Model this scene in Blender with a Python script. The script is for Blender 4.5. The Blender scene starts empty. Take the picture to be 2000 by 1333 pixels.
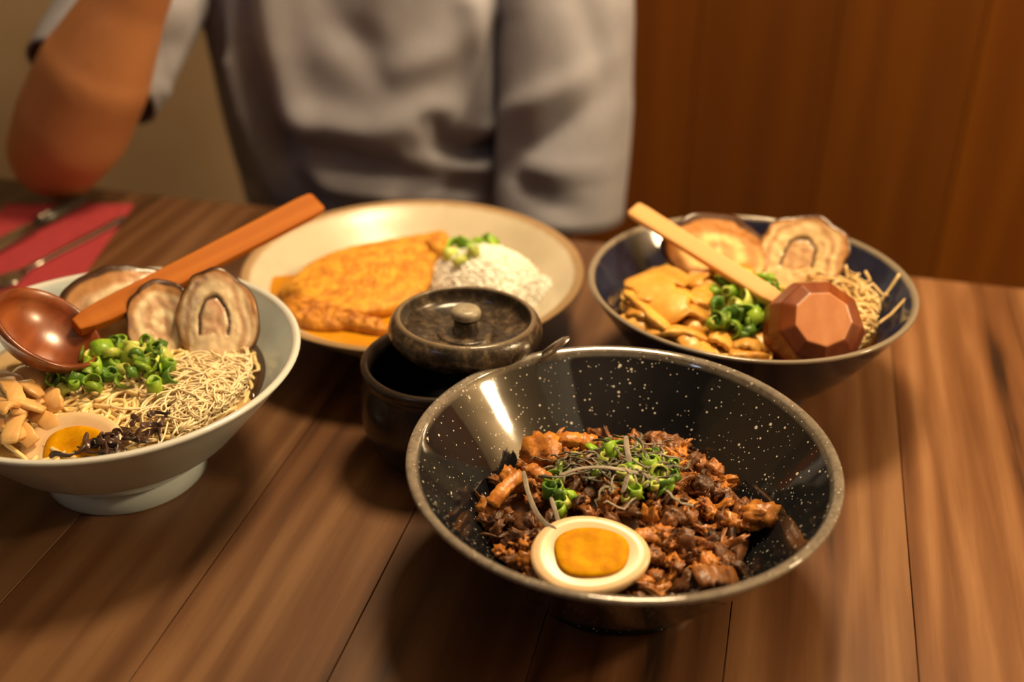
import bpy, bmesh, math, random
from mathutils import Vector, Matrix, Quaternion, noise
random.seed(7)
PI = math.pi
scene = bpy.context.scene
COL = scene.collection

# ------------------------------------------------------------------ camera
CF, CP, CH, CR = 2257.8, 0.51953, 0.4197, -0.00858     # focal px (2000 wide), pitch, height above table, roll
_cp, _sp, _c, _s = math.cos(CP), math.sin(CP), math.cos(CR), math.sin(CR)
XH, UH, FW = Vector((1, 0, 0)), Vector((0, _sp, _cp)), Vector((0, _cp, -_sp))
CRT, CUP = XH*_c - UH*_s, XH*_s + UH*_c
CPOS = Vector((0, 0, CH))
cam_d = bpy.data.cameras.new('camera')
cam_d.sensor_width = 36.0
cam_d.lens = 36.0*CF/2000.0
cam_d.clip_start = 0.01
cam_d.dof.use_dof = True
cam_d.dof.focus_distance = 0.62
cam_d.dof.aperture_fstop = 3.6
cam = bpy.data.objects.new('camera', cam_d)
COL.objects.link(cam)
m3 = Matrix((CRT, CUP, -FW)).transposed()
cam.matrix_world = Matrix.Translation(CPOS) @ m3.to_4x4()
scene.camera = cam

def ray(px, py):
    return (FW + CRT*((px-1000)/CF) + CUP*((666.5-py)/CF))
def G(px, py, z=0.0):
    """the point at height z (table top = 0) seen at a photo pixel"""
    d = ray(px, py)
    return CPOS + d*((z-CH)/d.z)
def RP(px, py, p0, n):
    """the point of the plane (p0, n) seen at a photo pixel"""
    d = ray(px, py)
    return CPOS + d*((p0-CPOS).dot(n)/d.dot(n))

# ------------------------------------------------------------------ light
world = bpy.data.worlds.new('world'); scene.world = world
world.use_nodes = True
bg = world.node_tree.nodes['Background']
bg.inputs[0].default_value = (1.0, 0.80, 0.58, 1)
bg.inputs[1].default_value = 0.06
def area(name, loc, target, size, watts, col):
    l = bpy.data.lights.new(name, 'AREA'); l.shape = 'DISK'; l.size = size; l.energy = watts; l.color = col
    o = bpy.data.objects.new(name, l); COL.objects.link(o); o.location = loc
    o.rotation_euler = (Vector(target)-Vector(loc)).to_track_quat('-Z', 'Y').to_euler()
    return o
area('pendant_light', (0.14, 0.84, 0.92), (0.10, 0.70, 0), 0.22, 12.0, (1.0, 0.73, 0.41))
wl = bpy.data.lights.new('wall_lamp', 'POINT'); wl.energy = 50.0; wl.shadow_soft_size = 0.08; wl.color = (1.0, 0.74, 0.42)
wlo = bpy.data.objects.new('wall_lamp', wl); COL.objects.link(wlo); wlo.location = (1.28, 0.46, 0.86)
area('added_uplight', (0.4, -0.7, 1.10), (0.4, -0.7, 1.75), 1.5, 8.0, (1.0, 0.84, 0.62))  # added upward fill, no known lamp there; brightens ceiling and glaze reflections
area('window_light', (-1.1, -0.55, 1.15), (-0.1, 0.7, 0.0), 0.22, 0.8, (0.55, 0.74, 1.0))
scene.view_settings.view_transform = 'Standard'
scene.view_settings.look = 'None'
scene.view_settings.exposure = 0.0
scene.view_settings.gamma = 1.0
scene.view_settings.use_curve_mapping = False

# ------------------------------------------------------------------ materials
def new_mat(name):
    m = bpy.data.materials.new(name); m.use_nodes = True
    nt = m.node_tree; b = nt.nodes['Principled BSDF']
    return m, nt, b
def node(nt, t, **kw):
    n = nt.nodes.new(t)
    for k, v in kw.items(): setattr(n, k, v)
    return n
def ramp(nt, stops, fac):
    r = node(nt, 'ShaderNodeValToRGB')
    cr = r.color_ramp
    while len(cr.elements) < len(stops): cr.elements.new(0.5)
    for e, (p, c) in zip(cr.elements, stops):
        e.position = p; e.color = (*c, 1)
    nt.links.new(fac, r.inputs[0])
    return r.outputs[0]
def coords(nt, scale=(1, 1, 1), kind='Object'):
    tc = node(nt, 'ShaderNodeTexCoord'); mp = node(nt, 'ShaderNodeMapping')
    mp.inputs['Scale'].default_value = scale
    nt.links.new(tc.outputs[kind], mp.inputs[0])
    return mp.outputs[0]
def noise_t(nt, vec, scale, detail=3, rough=0.55, dist=0.0):
    n = node(nt, 'ShaderNodeTexNoise')
    n.inputs['Scale'].default_value = scale; n.inputs['Detail'].default_value = detail
    n.inputs['Roughness'].default_value = rough; n.inputs['Distortion'].default_value = dist
    nt.links.new(vec, n.inputs['Vector'])
    return n.outputs['Fac']
def bump(nt, b, h, strength, dist=0.001):
    n = node(nt, 'ShaderNodeBump'); n.inputs['Strength'].default_value = strength; n.inputs['Distance'].default_value = dist
    nt.links.new(h, n.inputs['Height']); nt.links.new(n.outputs[0], b.inputs['Normal'])
def mix(nt, fac, a, bb, mode='MIX'):
    n = node(nt, 'ShaderNodeMix', data_type='RGBA', blend_type=mode)
    for sock, v in ((n.inputs[0], fac), (n.inputs[6], a), (n.inputs[7], bb)):
        if hasattr(v, 'is_output'): nt.links.new(v, sock)
        elif isinstance(v, tuple): sock.default_value = (*v, 1)
        else: sock.default_value = v
    return n.outputs[2]
def simple(name, c1, c2, scale=60, rough=0.5, bmp=0.0, bscale=None, sss=0.0, coat=0.0, stretch=(1, 1, 1), vary=0.0, metal=0.0, spec=0.5):
    m, nt, b = new_mat(name)
    v = coords(nt, stretch)
    if vary:
        oi = node(nt, 'ShaderNodeObjectInfo'); ad = node(nt, 'ShaderNodeVectorMath', operation='ADD')
        ml = node(nt, 'ShaderNodeMath', operation='MULTIPLY'); ml.inputs[1].default_value = 40
        nt.links.new(oi.outputs['Random'], ml.inputs[0]); nt.links.new(v, ad.inputs[0]); nt.links.new(ml.outputs[0], ad.inputs[1])
        v = ad.outputs[0]
    f = noise_t(nt, v, scale, 4, 0.6)
    c = ramp(nt, [(0.32, c1), (0.68, c2)], f)
    if vary:
        hs = node(nt, 'ShaderNodeHueSaturation'); mr = node(nt, 'ShaderNodeMapRange')
        mr.inputs[3].default_value = 1-vary; mr.inputs[4].default_value = 1+vary
        nt.links.new(oi.outputs['Random'], mr.inputs[0]); nt.links.new(mr.outputs[0], hs.inputs['Value']); nt.links.new(c, hs.inputs['Color'])
        c = hs.outputs[0]
    nt.links.new(c, b.inputs['Base Color'])
    b.inputs['Roughness'].default_value = rough
    b.inputs['Metallic'].default_value = metal
    b.inputs['Specular IOR Level'].default_value = spec
    if coat: b.inputs['Coat Weight'].default_value = coat; b.inputs['Coat Roughness'].default_value = 0.08
    if sss:
        b.inputs['Subsurface Weight'].default_value = sss; b.inputs['Subsurface Radius'].default_value = (0.004, 0.0022, 0.001)
        b.inputs['Subsurface Scale'].default_value = 1.0
    if bmp: bump(nt, b, noise_t(nt, v, bscale or scale*2, 4, 0.6), bmp)
    return m

M = {}
def walnut(name, stops, rough, gscale, per=1.0, coat=0.25, spec=0.5, tone=False):
    """wood with the grain along the local y axis"""
    m, nt, b = new_mat(name)
    tc = node(nt, 'ShaderNodeTexCoord'); oi = node(nt, 'ShaderNodeObjectInfo')
    cmb = node(nt, 'ShaderNodeCombineXYZ'); ml = node(nt, 'ShaderNodeMath', operation='MULTIPLY'); ml.inputs[1].default_value = 7.3*per
    nt.links.new(oi.outputs['Random'], ml.inputs[0])
    for i in range(3): nt.links.new(ml.outputs[0], cmb.inputs[i])
    ad = node(nt, 'ShaderNodeVectorMath', operation='ADD')
    nt.links.new(tc.outputs['Object'], ad.inputs[0]); nt.links.new(cmb.outputs[0], ad.inputs[1])
    mp = node(nt, 'ShaderNodeMapping'); mp.inputs['Scale'].default_value = (1, 0.10, 1); nt.links.new(ad.outputs[0], mp.inputs[0])
    broad = noise_t(nt, mp.outputs[0], gscale*0.42, 3, 0.5, 1.2)
    mp2 = node(nt, 'ShaderNodeMapping'); mp2.inputs['Scale'].default_value = (1, 0.035, 1); nt.links.new(ad.outputs[0], mp2.inputs[0])
    fine = noise_t(nt, mp2.outputs[0], gscale*6, 5, 0.7, 0.4)
    wv = node(nt, 'ShaderNodeTexWave', wave_type='BANDS', bands_direction='X')
    wv.inputs['Scale'].default_value = gscale*0.55; wv.inputs['Distortion'].default_value = 9; wv.inputs['Detail'].default_value = 3
    wv.inputs['Detail Scale'].default_value = 1.3
    nt.links.new(mp.outputs[0], wv.inputs['Vector'])
    a = node(nt, 'ShaderNodeMath', operation='MULTIPLY_ADD'); a.inputs[1].default_value = 0.76
    nt.links.new(broad, a.inputs[0])
    w2 = node(nt, 'ShaderNodeMath', operation='MULTIPLY'); w2.inputs[1].default_value = 0.10; nt.links.new(wv.outputs['Fac'], w2.inputs[0])
    nt.links.new(w2.outputs[0], a.inputs[2])
    a2 = node(nt, 'ShaderNodeMath', operation='MULTIPLY_ADD'); a2.inputs[1].default_value = 0.22
    nt.links.new(fine, a2.inputs[0]); nt.links.new(a.outputs[0], a2.inputs[2])
    c = ramp(nt, stops, a2.outputs[0])
    hs = node(nt, 'ShaderNodeHueSaturation'); mr = node(nt, 'ShaderNodeMapRange')
    mr.inputs[3].default_value = 0.82; mr.inputs[4].default_value = 1.18
    nt.links.new(oi.outputs['Random'], mr.inputs[0]); nt.links.new(mr.outputs[0], hs.inputs['Value']); nt.links.new(c, hs.inputs['Color'])
    c = hs.outputs[0]
    if tone: c = mix(nt, 1.0, c, oi.outputs['Color'], 'MULTIPLY')     # each plank's own tone; left planks also carry painted shade
    nt.links.new(c, b.inputs['Base Color'])
    b.inputs['Roughness'].default_value = rough
    b.inputs['Specular IOR Level'].default_value = spec
    b.inputs['Coat Weight'].default_value = coat; b.inputs['Coat Roughness'].default_value = 0.3
    bump(nt, b, fine, 0.12, 0.0006)
    return m
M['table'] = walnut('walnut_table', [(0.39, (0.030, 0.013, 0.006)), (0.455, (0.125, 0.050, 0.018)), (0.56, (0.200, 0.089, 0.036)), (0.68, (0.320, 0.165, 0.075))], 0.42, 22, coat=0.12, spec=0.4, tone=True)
M['panel'] = walnut('wall_panel_wood', [(0.25, (0.080, 0.020, 0.0004)), (0.5, (0.122, 0.034, 0.0006)), (0.75, (0.175, 0.054, 0.0009))], 0.55, 9, coat=0.0, spec=0.25)
M['darkwood'] = walnut('dark_wood', [(0.3, (0.03, 0.012, 0.006)), (0.7, (0.10, 0.045, 0.02))], 0.5, 20)
M['ladle'] = walnut('ladle_wood', [(0.3, (0.27, 0.066, 0.004)), (0.5, (0.36, 0.098, 0.006)), (0.7, (0.45, 0.14, 0.011))], 0.6, 40, coat=0.0, spec=0.15)
M['ladle_bowl'] = walnut('lacquered_ladle_wood', [(0.3, (0.10, 0.020, 0.005)), (0.5, (0.22, 0.050, 0.012)), (0.7, (0.36, 0.10, 0.025))], 0.25, 40, coat=0.7)
M['pale_ladle'] = walnut('pale_ladle_wood', [(0.3, (0.56, 0.25, 0.07)), (0.5, (0.70, 0.35, 0.11)), (0.7, (0.80, 0.45, 0.17))], 0.5, 40, coat=0.0)
M['ladle_back'] = walnut('dark_carved_wood', [(0.3, (0.085, 0.016, 0.003)), (0.5, (0.16, 0.034, 0.006)), (0.7, (0.24, 0.060, 0.011))], 0.34, 40, coat=0.15)
M['facet'] = walnut('ladle_facet_wood', [(0.3, (0.36, 0.11, 0.035)), (0.5, (0.47, 0.17, 0.062)), (0.7, (0.55, 0.23, 0.09))], 0.42, 40, coat=0.2)  # lighter tone for the flat facet of the carved ladle
M['plaster'] = simple('beige_plaster', (0.55, 0.42, 0.26), (0.62, 0.48, 0.31), 6, 0.85, 0.1, 80)
M['ceiling'] = simple('ceiling_paint', (0.72, 0.68, 0.60), (0.76, 0.72, 0.64), 4, 0.9)
M['floor'] = simple('floor_tile', (0.09, 0.07, 0.055), (0.12, 0.095, 0.075), 5, 0.6)
M['bench'] = simple('bench_leather', (0.10, 0.06, 0.03), (0.14, 0.085, 0.045), 20, 0.55, 0.2, 200)
M['shirt'] = simple('grey_cotton', (0.29, 0.29, 0.35), (0.335, 0.335, 0.40), 30, 0.9, 0.25, 900)
M['trousers'] = simple('dark_denim', (0.02, 0.022, 0.035), (0.035, 0.04, 0.06), 60, 0.9)
M['skin'] = simple('skin', (0.40, 0.165, 0.065), (0.46, 0.20, 0.085), 14, 0.5, 0.05, 300, sss=0.15)
M['hair'] = simple('dark_hair', (0.012, 0.008, 0.006), (0.03, 0.02, 0.014), 200, 0.45, stretch=(1, 1, 0.1))
M['eye'] = simple('eye', (0.75, 0.72, 0.68), (0.8, 0.78, 0.75), 20, 0.15)
M['iris'] = simple('iris', (0.02, 0.012, 0.008), (0.04, 0.025, 0.015), 200, 0.15)
M['lip'] = simple('lip', (0.36, 0.12, 0.085), (0.40, 0.14, 0.10), 60, 0.4)
M['napkin'] = simple('red_napkin', (0.30, 0.022, 0.032), (0.36, 0.032, 0.042), 90, 0.9, 0.3, 700)
M['steel'] = simple('brushed_steel', (0.52, 0.48, 0.42), (0.62, 0.57, 0.50), 200, 0.24, metal=1.0, stretch=(1, 0.05, 1))
M['black_handle'] = simple('black_handle', (0.030, 0.026, 0.020), (0.045, 0.040, 0.032), 90, 0.35)
M['grey_speckle'] = None

def speckled(name, base1, base2, rimcol, rz0, rz1):
    m, nt, b = new_mat(name)
    v = coords(nt)
    f = noise_t(nt, v, 25, 3)
    c = ramp(nt, [(0.35, base1), (0.65, base2)], f)
    sep = node(nt, 'ShaderNodeSeparateXYZ'); nt.links.new(v, sep.inputs[0])
    mr = node(nt, 'ShaderNodeMapRange'); mr.inputs[1].default_value = rz0; mr.inputs[2].default_value = rz1
    nt.links.new(sep.outputs[2], mr.inputs[0])
    rn = noise_t(nt, v, 260, 3); rc = ramp(nt, [(0.35, tuple(x*0.7 for x in rimcol)), (0.6, rimcol)], rn)
    c = mix(nt, mr.outputs[0], c, rc)
    for sc, th, keep in ((430, 0.20, 0.35), (300, 0.20, 0.35), (140, 0.14, 0.30)):
        vo = node(nt, 'ShaderNodeTexVoronoi'); vo.inputs['Scale'].default_value = sc; nt.links.new(v, vo.inputs['Vector'])
        s2 = node(nt, 'ShaderNodeSeparateColor'); nt.links.new(vo.outputs['Color'], s2.inputs[0])
        t = node(nt, 'ShaderNodeMath', operation='MULTIPLY'); t.inputs[1].default_value = th; nt.links.new(s2.outputs[0], t.inputs[0])
        lt = node(nt, 'ShaderNodeMath', operation='LESS_THAN'); nt.links.new(vo.outputs['Distance'], lt.inputs[0]); nt.links.new(t.outputs[0], lt.inputs[1])
        k = node(nt, 'ShaderNodeMath', operation='GREATER_THAN'); k.inputs[1].default_value = keep; nt.links.new(s2.outputs[1], k.inputs[0])
        an = node(nt, 'ShaderNodeMath', operation='MULTIPLY'); nt.links.new(lt.outputs[0], an.inputs[0]); nt.links.new(k.outputs[0], an.inputs[1])
        c = mix(nt, an.outputs[0], c, (0.62, 0.58, 0.50))
    nt.links.new(c, b.inputs['Base Color'])
    b.inputs['Roughness'].default_value = 0.07
    b.inputs['IOR'].default_value = 1.75
    bump(nt, b, noise_t(nt, v, 28, 2), 0.10, 0.004)
    return m
M['black_glaze'] = speckled('black_speckled_glaze', (0.006, 0.007, 0.009), (0.011, 0.012, 0.014), (0.22, 0.19, 0.155), 0.0745, 0.0775)
def glaze(name, c1, c2, rim, rz0, rz1, rough=0.12, sc=18, bm=0.12):
    m, nt, b = new_mat(name)
    v = coords(nt)
    c = ramp(nt, [(0.35, c1), (0.65, c2)], noise_t(nt, v, sc, 4, 0.6))
    sep = node(nt, 'ShaderNodeSeparateXYZ'); nt.links.new(v, sep.inputs[0])
    jit = node(nt, 'ShaderNodeMath', operation='MULTIPLY_ADD'); jit.inputs[1].default_value = 0.0012
    nt.links.new(noise_t(nt, v, 120, 2), jit.inputs[0]); nt.links.new(sep.outputs[2], jit.inputs[2])
    mr = node(nt, 'ShaderNodeMapRange'); mr.inputs[1].default_value = rz0; mr.inputs[2].default_value = rz1
    nt.links.new(jit.outputs[0], mr.inputs[0])
    c = mix(nt, mr.outputs[0], c, rim)
    nt.links.new(c, b.inputs['Base Color'])
    b.inputs['Roughness'].default_value = rough
    bump(nt, b, noise_t(nt, v, 35, 2), bm, 0.003)
    return m
M['celadon'] = glaze('pale_celadon_glaze', (0.43, 0.50, 0.51), (0.50, 0.57, 0.58), (0.60, 0.62, 0.60), 0.0815, 0.0828, 0.15)
M['navy'] = glaze('navy_glaze', (0.010, 0.012, 0.030), (0.022, 0.026, 0.055), (0.24, 0.20, 0.15), 0.0763, 0.0778, 0.12, 40)
M['cream'] = glaze('cream_glaze', (0.50, 0.44, 0.32), (0.60, 0.53, 0.40), (0.34, 0.22, 0.11), 0.0485, 0.0503, 0.28)
M['pot'] = simple('pot_glaze', (0.010, 0.007, 0.006), (0.028, 0.019, 0.014), 60, 0.22, 0.2, 90)
m, nt, b = new_mat('bronze_brown_glaze'); v = coords(nt)
c = ramp(nt, [(0.30, (0.012, 0.009, 0.007)), (0.5, (0.045, 0.033, 0.024)), (0.68, (0.16, 0.115, 0.07))], noise_t(nt, v, 130, 5, 0.7))
sep = node(nt, 'ShaderNodeSeparateXYZ'); nt.links.new(v, sep.inputs[0])
mr = node(nt, 'ShaderNodeMapRange'); mr.inputs[1].default_value = 0.0208; mr.inputs[2].default_value = 0.0226; nt.links.new(sep.outputs[2], mr.inputs[0])
c = mix(nt, mr.outputs[0], c, (0.20, 0.15, 0.095))          # glaze worn thin on the raised ring, with its highlight painted in
nt.links.new(c, b.inputs['Base Color']); b.inputs['Roughness'].default_value = 0.22; bump(nt, b, noise_t(nt, v, 160, 4, 0.6), 0.35, 0.001)
M['lid'] = m
M['knob'] = simple('worn_knob', (0.20, 0.17, 0.12), (0.36, 0.31, 0.23), 200, 0.35, 0.2, 300)

# food
M['broth'] = simple('pork_broth', (0.50, 0.31, 0.12), (0.60, 0.40, 0.17), 30, 0.08, 0.05, 60, coat=0.3)
M['soy_oil'] = simple('dark_broth', (0.030, 0.016, 0.007), (0.06, 0.03, 0.012), 50, 0.08)
M['curry_broth'] = simple('orange_broth', (0.55, 0.22, 0.03), (0.66, 0.34, 0.07), 60, 0.1, 0.1, 90, coat=0.3)
M['curry'] = simple('curry_sauce', (0.55, 0.235, 0.010), (0.62, 0.28, 0.014), 30, 0.14, 0.05, 40)
M['noodle'] = simple('noodle', (0.80, 0.57, 0.24), (0.88, 0.70, 0.36), 90, 0.35, sss=0.1)
M['leek'] = simple('pale_strands', (0.82, 0.63, 0.36), (0.90, 0.76, 0.50), 120, 0.35, sss=0.1)
M['ynoodle'] = simple('orange_noodle', (0.76, 0.42, 0.085), (0.86, 0.58, 0.19), 90, 0.35)
M['sprout'] = simple('pale_sprout', (0.74, 0.50, 0.20), (0.84, 0.64, 0.32), 120, 0.35, sss=0.1)
M['green'] = simple('green_onion', (0.10, 0.24, 0.012), (0.30, 0.46, 0.03), 160, 0.35, 0.1, 300, vary=0.35)
M['lime'] = simple('pale_green_onion', (0.38, 0.47, 0.05), (0.58, 0.62, 0.16), 160, 0.35, 0.1, 300, vary=0.25)
M['dgreen'] = simple('dark_green_onion', (0.045, 0.13, 0.010), (0.10, 0.22, 0.02), 160, 0.35, 0.1, 300, vary=0.3)
M['white'] = simple('egg_white', (0.74, 0.50, 0.27), (0.82, 0.62, 0.38), 40, 0.3, sss=0.25)
M['egg_skin'] = simple('egg_skin', (0.62, 0.36, 0.16), (0.72, 0.46, 0.23), 40, 0.35, sss=0.2)
M['yolk'] = simple('jammy_yolk', (0.50, 0.185, 0.0008), (0.72, 0.36, 0.002), 110, 0.60, 0.40, 160, spec=0.08)
M['meat'] = simple('braised_meat', (0.12, 0.034, 0.008), (0.44, 0.17, 0.042), 170, 0.36, 0.7, 260, vary=0.35)
M['dmeat'] = simple('dark_braised_meat', (0.048, 0.017, 0.006), (0.20, 0.075, 0.022), 130, 0.42, 0.7, 260, vary=0.4)
M['omeat'] = simple('orange_braised_meat', (0.30, 0.085, 0.010), (0.62, 0.25, 0.038), 170, 0.36, 0.6, 240, vary=0.25)
M['nori'] = simple('nori_shred', (0.055, 0.052, 0.030), (0.17, 0.15, 0.10), 200, 0.45, 0.3, 500, vary=0.4)
M['nori_grey'] = simple('grey_nori_shred', (0.20, 0.165, 0.12), (0.34, 0.285, 0.215), 200, 0.5, 0.3, 500, vary=0.3)
M['wood_ear'] = simple('wood_ear', (0.022, 0.010, 0.007), (0.075, 0.035, 0.024), 150, 0.25, 0.4, 300, vary=0.3)
M['menma'] = simple('bamboo_shoot', (0.54, 0.29, 0.09), (0.70, 0.43, 0.17), 60, 0.35, 0.3, 200, vary=0.15, stretch=(1, 0.15, 1))
M['ymenma'] = simple('yellow_bamboo_shoot', (0.62, 0.27, 0.030), (0.76, 0.42, 0.085), 60, 0.35, 0.4, 180, vary=0.15)
M['cutlet'] = simple('fried_crust', (0.46, 0.15, 0.006), (0.82, 0.42, 0.035), 120, 0.55, 1.0, 420)
M['cutlet_dark'] = simple('browned_crust', (0.30, 0.085, 0.005), (0.70, 0.30, 0.022), 130, 0.5, 1.0, 420)
M['rice'] = simple('steamed_rice', (0.92, 0.89, 0.80), (0.95, 0.93, 0.86), 150, 0.5, 0.1, 300)
def attr_mat(name, rough, bm, bs):
    m, nt, b = new_mat(name)
    a = node(nt, 'ShaderNodeAttribute', attribute_name='tint')
    v = coords(nt); n = noise_t(nt, v, bs, 4, 0.6)
    c = mix(nt, 1.0, a.outputs['Color'], ramp(nt, [(0.3, (0.80, 0.77, 0.72)), (0.65, (1, 1, 1))], n), 'MULTIPLY')
    nt.links.new(c, b.inputs['Base Color']); b.inputs['Roughness'].default_value = rough
    b.inputs['Coat Weight'].default_value = 0.3; b.inputs['Coat Roughness'].default_value = 0.15
    bump(nt, b, n, bm, 0.001)
    return m
M['chashu'] = attr_mat('braised_pork_slice', 0.35, 0.35, 180)

# ------------------------------------------------------------------ helpers
class MB:
    def __init__(s): s.v = []; s.f = []; s.c = []
    def add(s, verts, faces):
        o = len(s.v); s.v += [Vector(p) for p in verts]; s.f += [tuple(i+o for i in fc) for fc in faces]
    def box(s, x0, x1, y0, y1, z0, z1):
        s.add([(x0,y0,z0),(x1,y0,z0),(x1,y1,z0),(x0,y1,z0),(x0,y0,z1),(x1,y0,z1),(x1,y1,z1),(x0,y1,z1)],
              [(0,3,2,1),(4,5,6,7),(0,1,5,4),(1,2,6,5),(2,3,7,6),(3,0,4,7)])
    def tube(s, pts, rad, n=6, cap=True, flat=1.0, up=None):
        pts = [Vector(p) for p in pts]; k = len(pts)
        if not hasattr(rad, '__len__'): rad = [rad]*k
        o = len(s.v); nrm = None
        for i, p in enumerate(pts):
            t = (pts[min(i+1, k-1)]-pts[max(i-1, 0)])
            t = t.normalized() if t.length > 1e-9 else Vector((0, 0, 1))
            if nrm is None:
                a = Vector(up) if up else (Vector((0, 0, 1)) if abs(t.z) < 0.9 else Vector((1, 0, 0)))
                nrm = a - t*a.dot(t)
            else: nrm = nrm - t*nrm.dot(t)
            if nrm.length < 1e-6: nrm = t.orthogonal()
            nrm.normalize(); bn = t.cross(nrm)
            for j in range(n):
                a = 2*PI*j/n
                s.v.append(p + bn*(rad[i]*math.cos(a)) + nrm*(rad[i]*flat*math.sin(a)))
        for i in range(k-1):
            for j in range(n):
                a, bb = o+i*n+j, o+i*n+(j+1) % n
                s.f.append((a, bb, bb+n, a+n))
        if cap:
            s.f.append(tuple(o+j for j in range(n))[::-1]); s.f.append(tuple(o+(k-1)*n+j for j in range(n)))
    def lathe(s, prof, n=64, wob=None):
        """closed or open profile of (r, z), revolved about z; r = 0 makes a pole"""
        o = len(s.v); rows = []
        for (r, z) in prof:
            if r < 1e-7: rows.append([len(s.v)]); s.v.append(Vector((0, 0, z)))
            else:
                row = []
                for j in range(n):
                    a = 2*PI*j/n; rr = r*(1+(wob(a, z) if wob else 0))
                    row.append(len(s.v)); s.v.append(Vector((rr*math.cos(a), rr*math.sin(a), z)))
                rows.append(row)
        for A, B in zip(rows, rows[1:]):
            for j in range(n):
                j2 = (j+1) % n
                if len(A) == 1 and len(B) == 1: continue
                if len(A) == 1: s.f.append((A[0], B[j2], B[j]))
                elif len(B) == 1: s.f.append((A[j], A[j2], B[0]))
                else: s.f.append((A[j], A[j2], B[j2], B[j]))
    def mesh(s, name, mat, smooth=True, origin=None, recalc=True):
        me = bpy.data.meshes.new(name)
        o = Vector(origin) if origin is not None else Vector((0, 0, 0))
        me.from_pydata([tuple(p-o) for p in s.v], [], s.f)
        if recalc:
            bm = bmesh.new(); bm.from_mesh(me); bmesh.ops.recalc_face_normals(bm, faces=bm.faces); bm.to_mesh(me); bm.free()
        if s.c:
            at = me.color_attributes.new('tint', 'FLOAT_COLOR', 'POINT')
            for i, c in enumerate(s.c): at.data[i].color = (*c, 1)
        if smooth:
            for p in me.polygons: p.use_smooth = True
        for mm in (mat if isinstance(mat, (list, tuple)) else [mat]): me.materials.append(mm)
        me.update()
        return me
def obj(name, me, parent=None, loc=None, rot=None):
    o = bpy.data.objects.new(name, me); COL.objects.link(o)
    if loc is not None: o.location = loc
    if rot is not None: o.rotation_euler = rot
    if parent: o.parent = parent
    return o
def tag(o, label, cat, group=None, kind=None):
    o['label'] = label; o['category'] = cat
    if group: o['group'] = group
    if kind: o['kind'] = kind
    return o
def thing(name, label, cat, loc, group=None, rotz=0):
    o = bpy.data.objects.new(name, None); COL.objects.link(o); o.empty_display_size = 0.02
    o.location = loc; o.rotation_euler = (0, 0, rotz)
    return tag(o, label, cat, group)
def struct(o): o['kind'] = 'structure'; return o
def part(name, mb, mat, parent, smooth=True, world=True, label=None, bevel=0, sub=0):
    """mesh child; verts are world coordinates when world, else local to the parent"""
    org = (0, 0, 0)
    if world:
        p = parent; org = Vector((0, 0, 0))
        while p: org = org + Vector(p.location); p = p.parent
    o = obj(name, mb.mesh(name, mat, smooth, org), parent)
    if label: o['label'] = label
    if bevel:
        md = o.modifiers.new('bevel', 'BEVEL'); md.width = bevel; md.segments = 2; md.limit_method = 'ANGLE'
    if sub:
        md = o.modifiers.new('sub', 'SUBSURF'); md.levels = sub; md.render_levels = sub
    return o
def single(name, mb, mat, label, cat, group=None, smooth=True, origin=None, kind=None, bevel=0, sub=0):
    if origin is None:
        xs = [p.x for p in mb.v]; ys = [p.y for p in mb.v]; zs = [p.z for p in mb.v]
        origin = Vector(((min(xs)+max(xs))/2, (min(ys)+max(ys))/2, min(zs)))
    o = obj(name, mb.mesh(name, mat, smooth, origin), loc=origin)
    if bevel:
        md = o.modifiers.new('bevel', 'BEVEL'); md.width = bevel; md.segments = 2; md.limit_method = 'ANGLE'
    if sub:
        md = o.modifiers.new('sub', 'SUBSURF'); md.levels = sub; md.render_levels = sub
    return tag(o, label, cat, group, kind)
def rnd(a, b): return random.uniform(a, b)
def nz(p, sc, seed=0.0):
    return noise.noise(Vector(p)*sc + Vector((seed, seed*1.7, -seed)))
def frame(px, upv):
    """rotation matrix with local x, y in a plane and local z = x cross y"""
    x = Vector(px).normalized(); u = Vector(upv); y = (u - x*u.dot(x)).normalized(); z = x.cross(y)
    return Matrix((x, y, z)).transposed()

# ------------------------------------------------------------------ setting
ROT = -math.radians(13.5)                      # the table and wall run at this angle to the camera
EX, EY = Vector((math.cos(ROT), math.sin(ROT), 0)), Vector((-math.sin(ROT), math.cos(ROT), 0))
EDGE0 = Vector((0, 0.923, 0))                  # a point of the far table edge
FLZ = -0.75
mb = MB(); mb.box(-2.6, 2.6, -2.2, 2.6, FLZ-0.05, FLZ); f_ = obj('floor', mb.mesh('floor', M['floor'], False)); struct(f_)
mb = MB(); mb.box(-2.6, 2.6, -2.2, 2.6, 1.75, 1.8); c_ = obj('ceiling', mb.mesh('ceiling', M['ceiling'], False)); struct(c_)
mb = MB(); mb.box(-2.10, -2.00, -2.2, 2.6, FLZ, 1.75); struct(obj('wall_left', mb.mesh('wall_left', M['plaster'], False)))
mb = MB(); mb.box(1.60, 1.70, -2.2, 2.6, FLZ, 1.75); struct(obj('wall_right', mb.mesh('wall_right', M['plaster'], False)))
mb = MB(); mb.box(-2.0, 0.85, -1.15, -0.30, 1.60, 1.75); struct(obj('reflection_blocker_1', mb.mesh('reflection_blocker_1', M['darkwood'], False)))  # added unseen dark block under the ceiling, darkens the speckled bowl's reflections
WALLD = 0.56                                   # from the table edge to the wall
wroot = EDGE0 + EY*WALLD
def wall_piece(name, x0, x1, y0, y1, z0, z1, mat, parent=None, bevel=0.0):
    mb = MB(); mb.box(x0, x1, y0, y1, z0, z1)
    o = obj(name, mb.mesh(name, mat, False), parent, None if parent else wroot, None if parent else (0, 0, ROT))
    if bevel:
        md = o.modifiers.new('bevel', 'BEVEL'); md.width = bevel; md.segments = 2
    return o
wb = struct(wall_piece('wall_back', -2.2, 1.70, 0.02, 0.12, FLZ, 1.75, M['plaster']))
bw = 0.165
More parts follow.
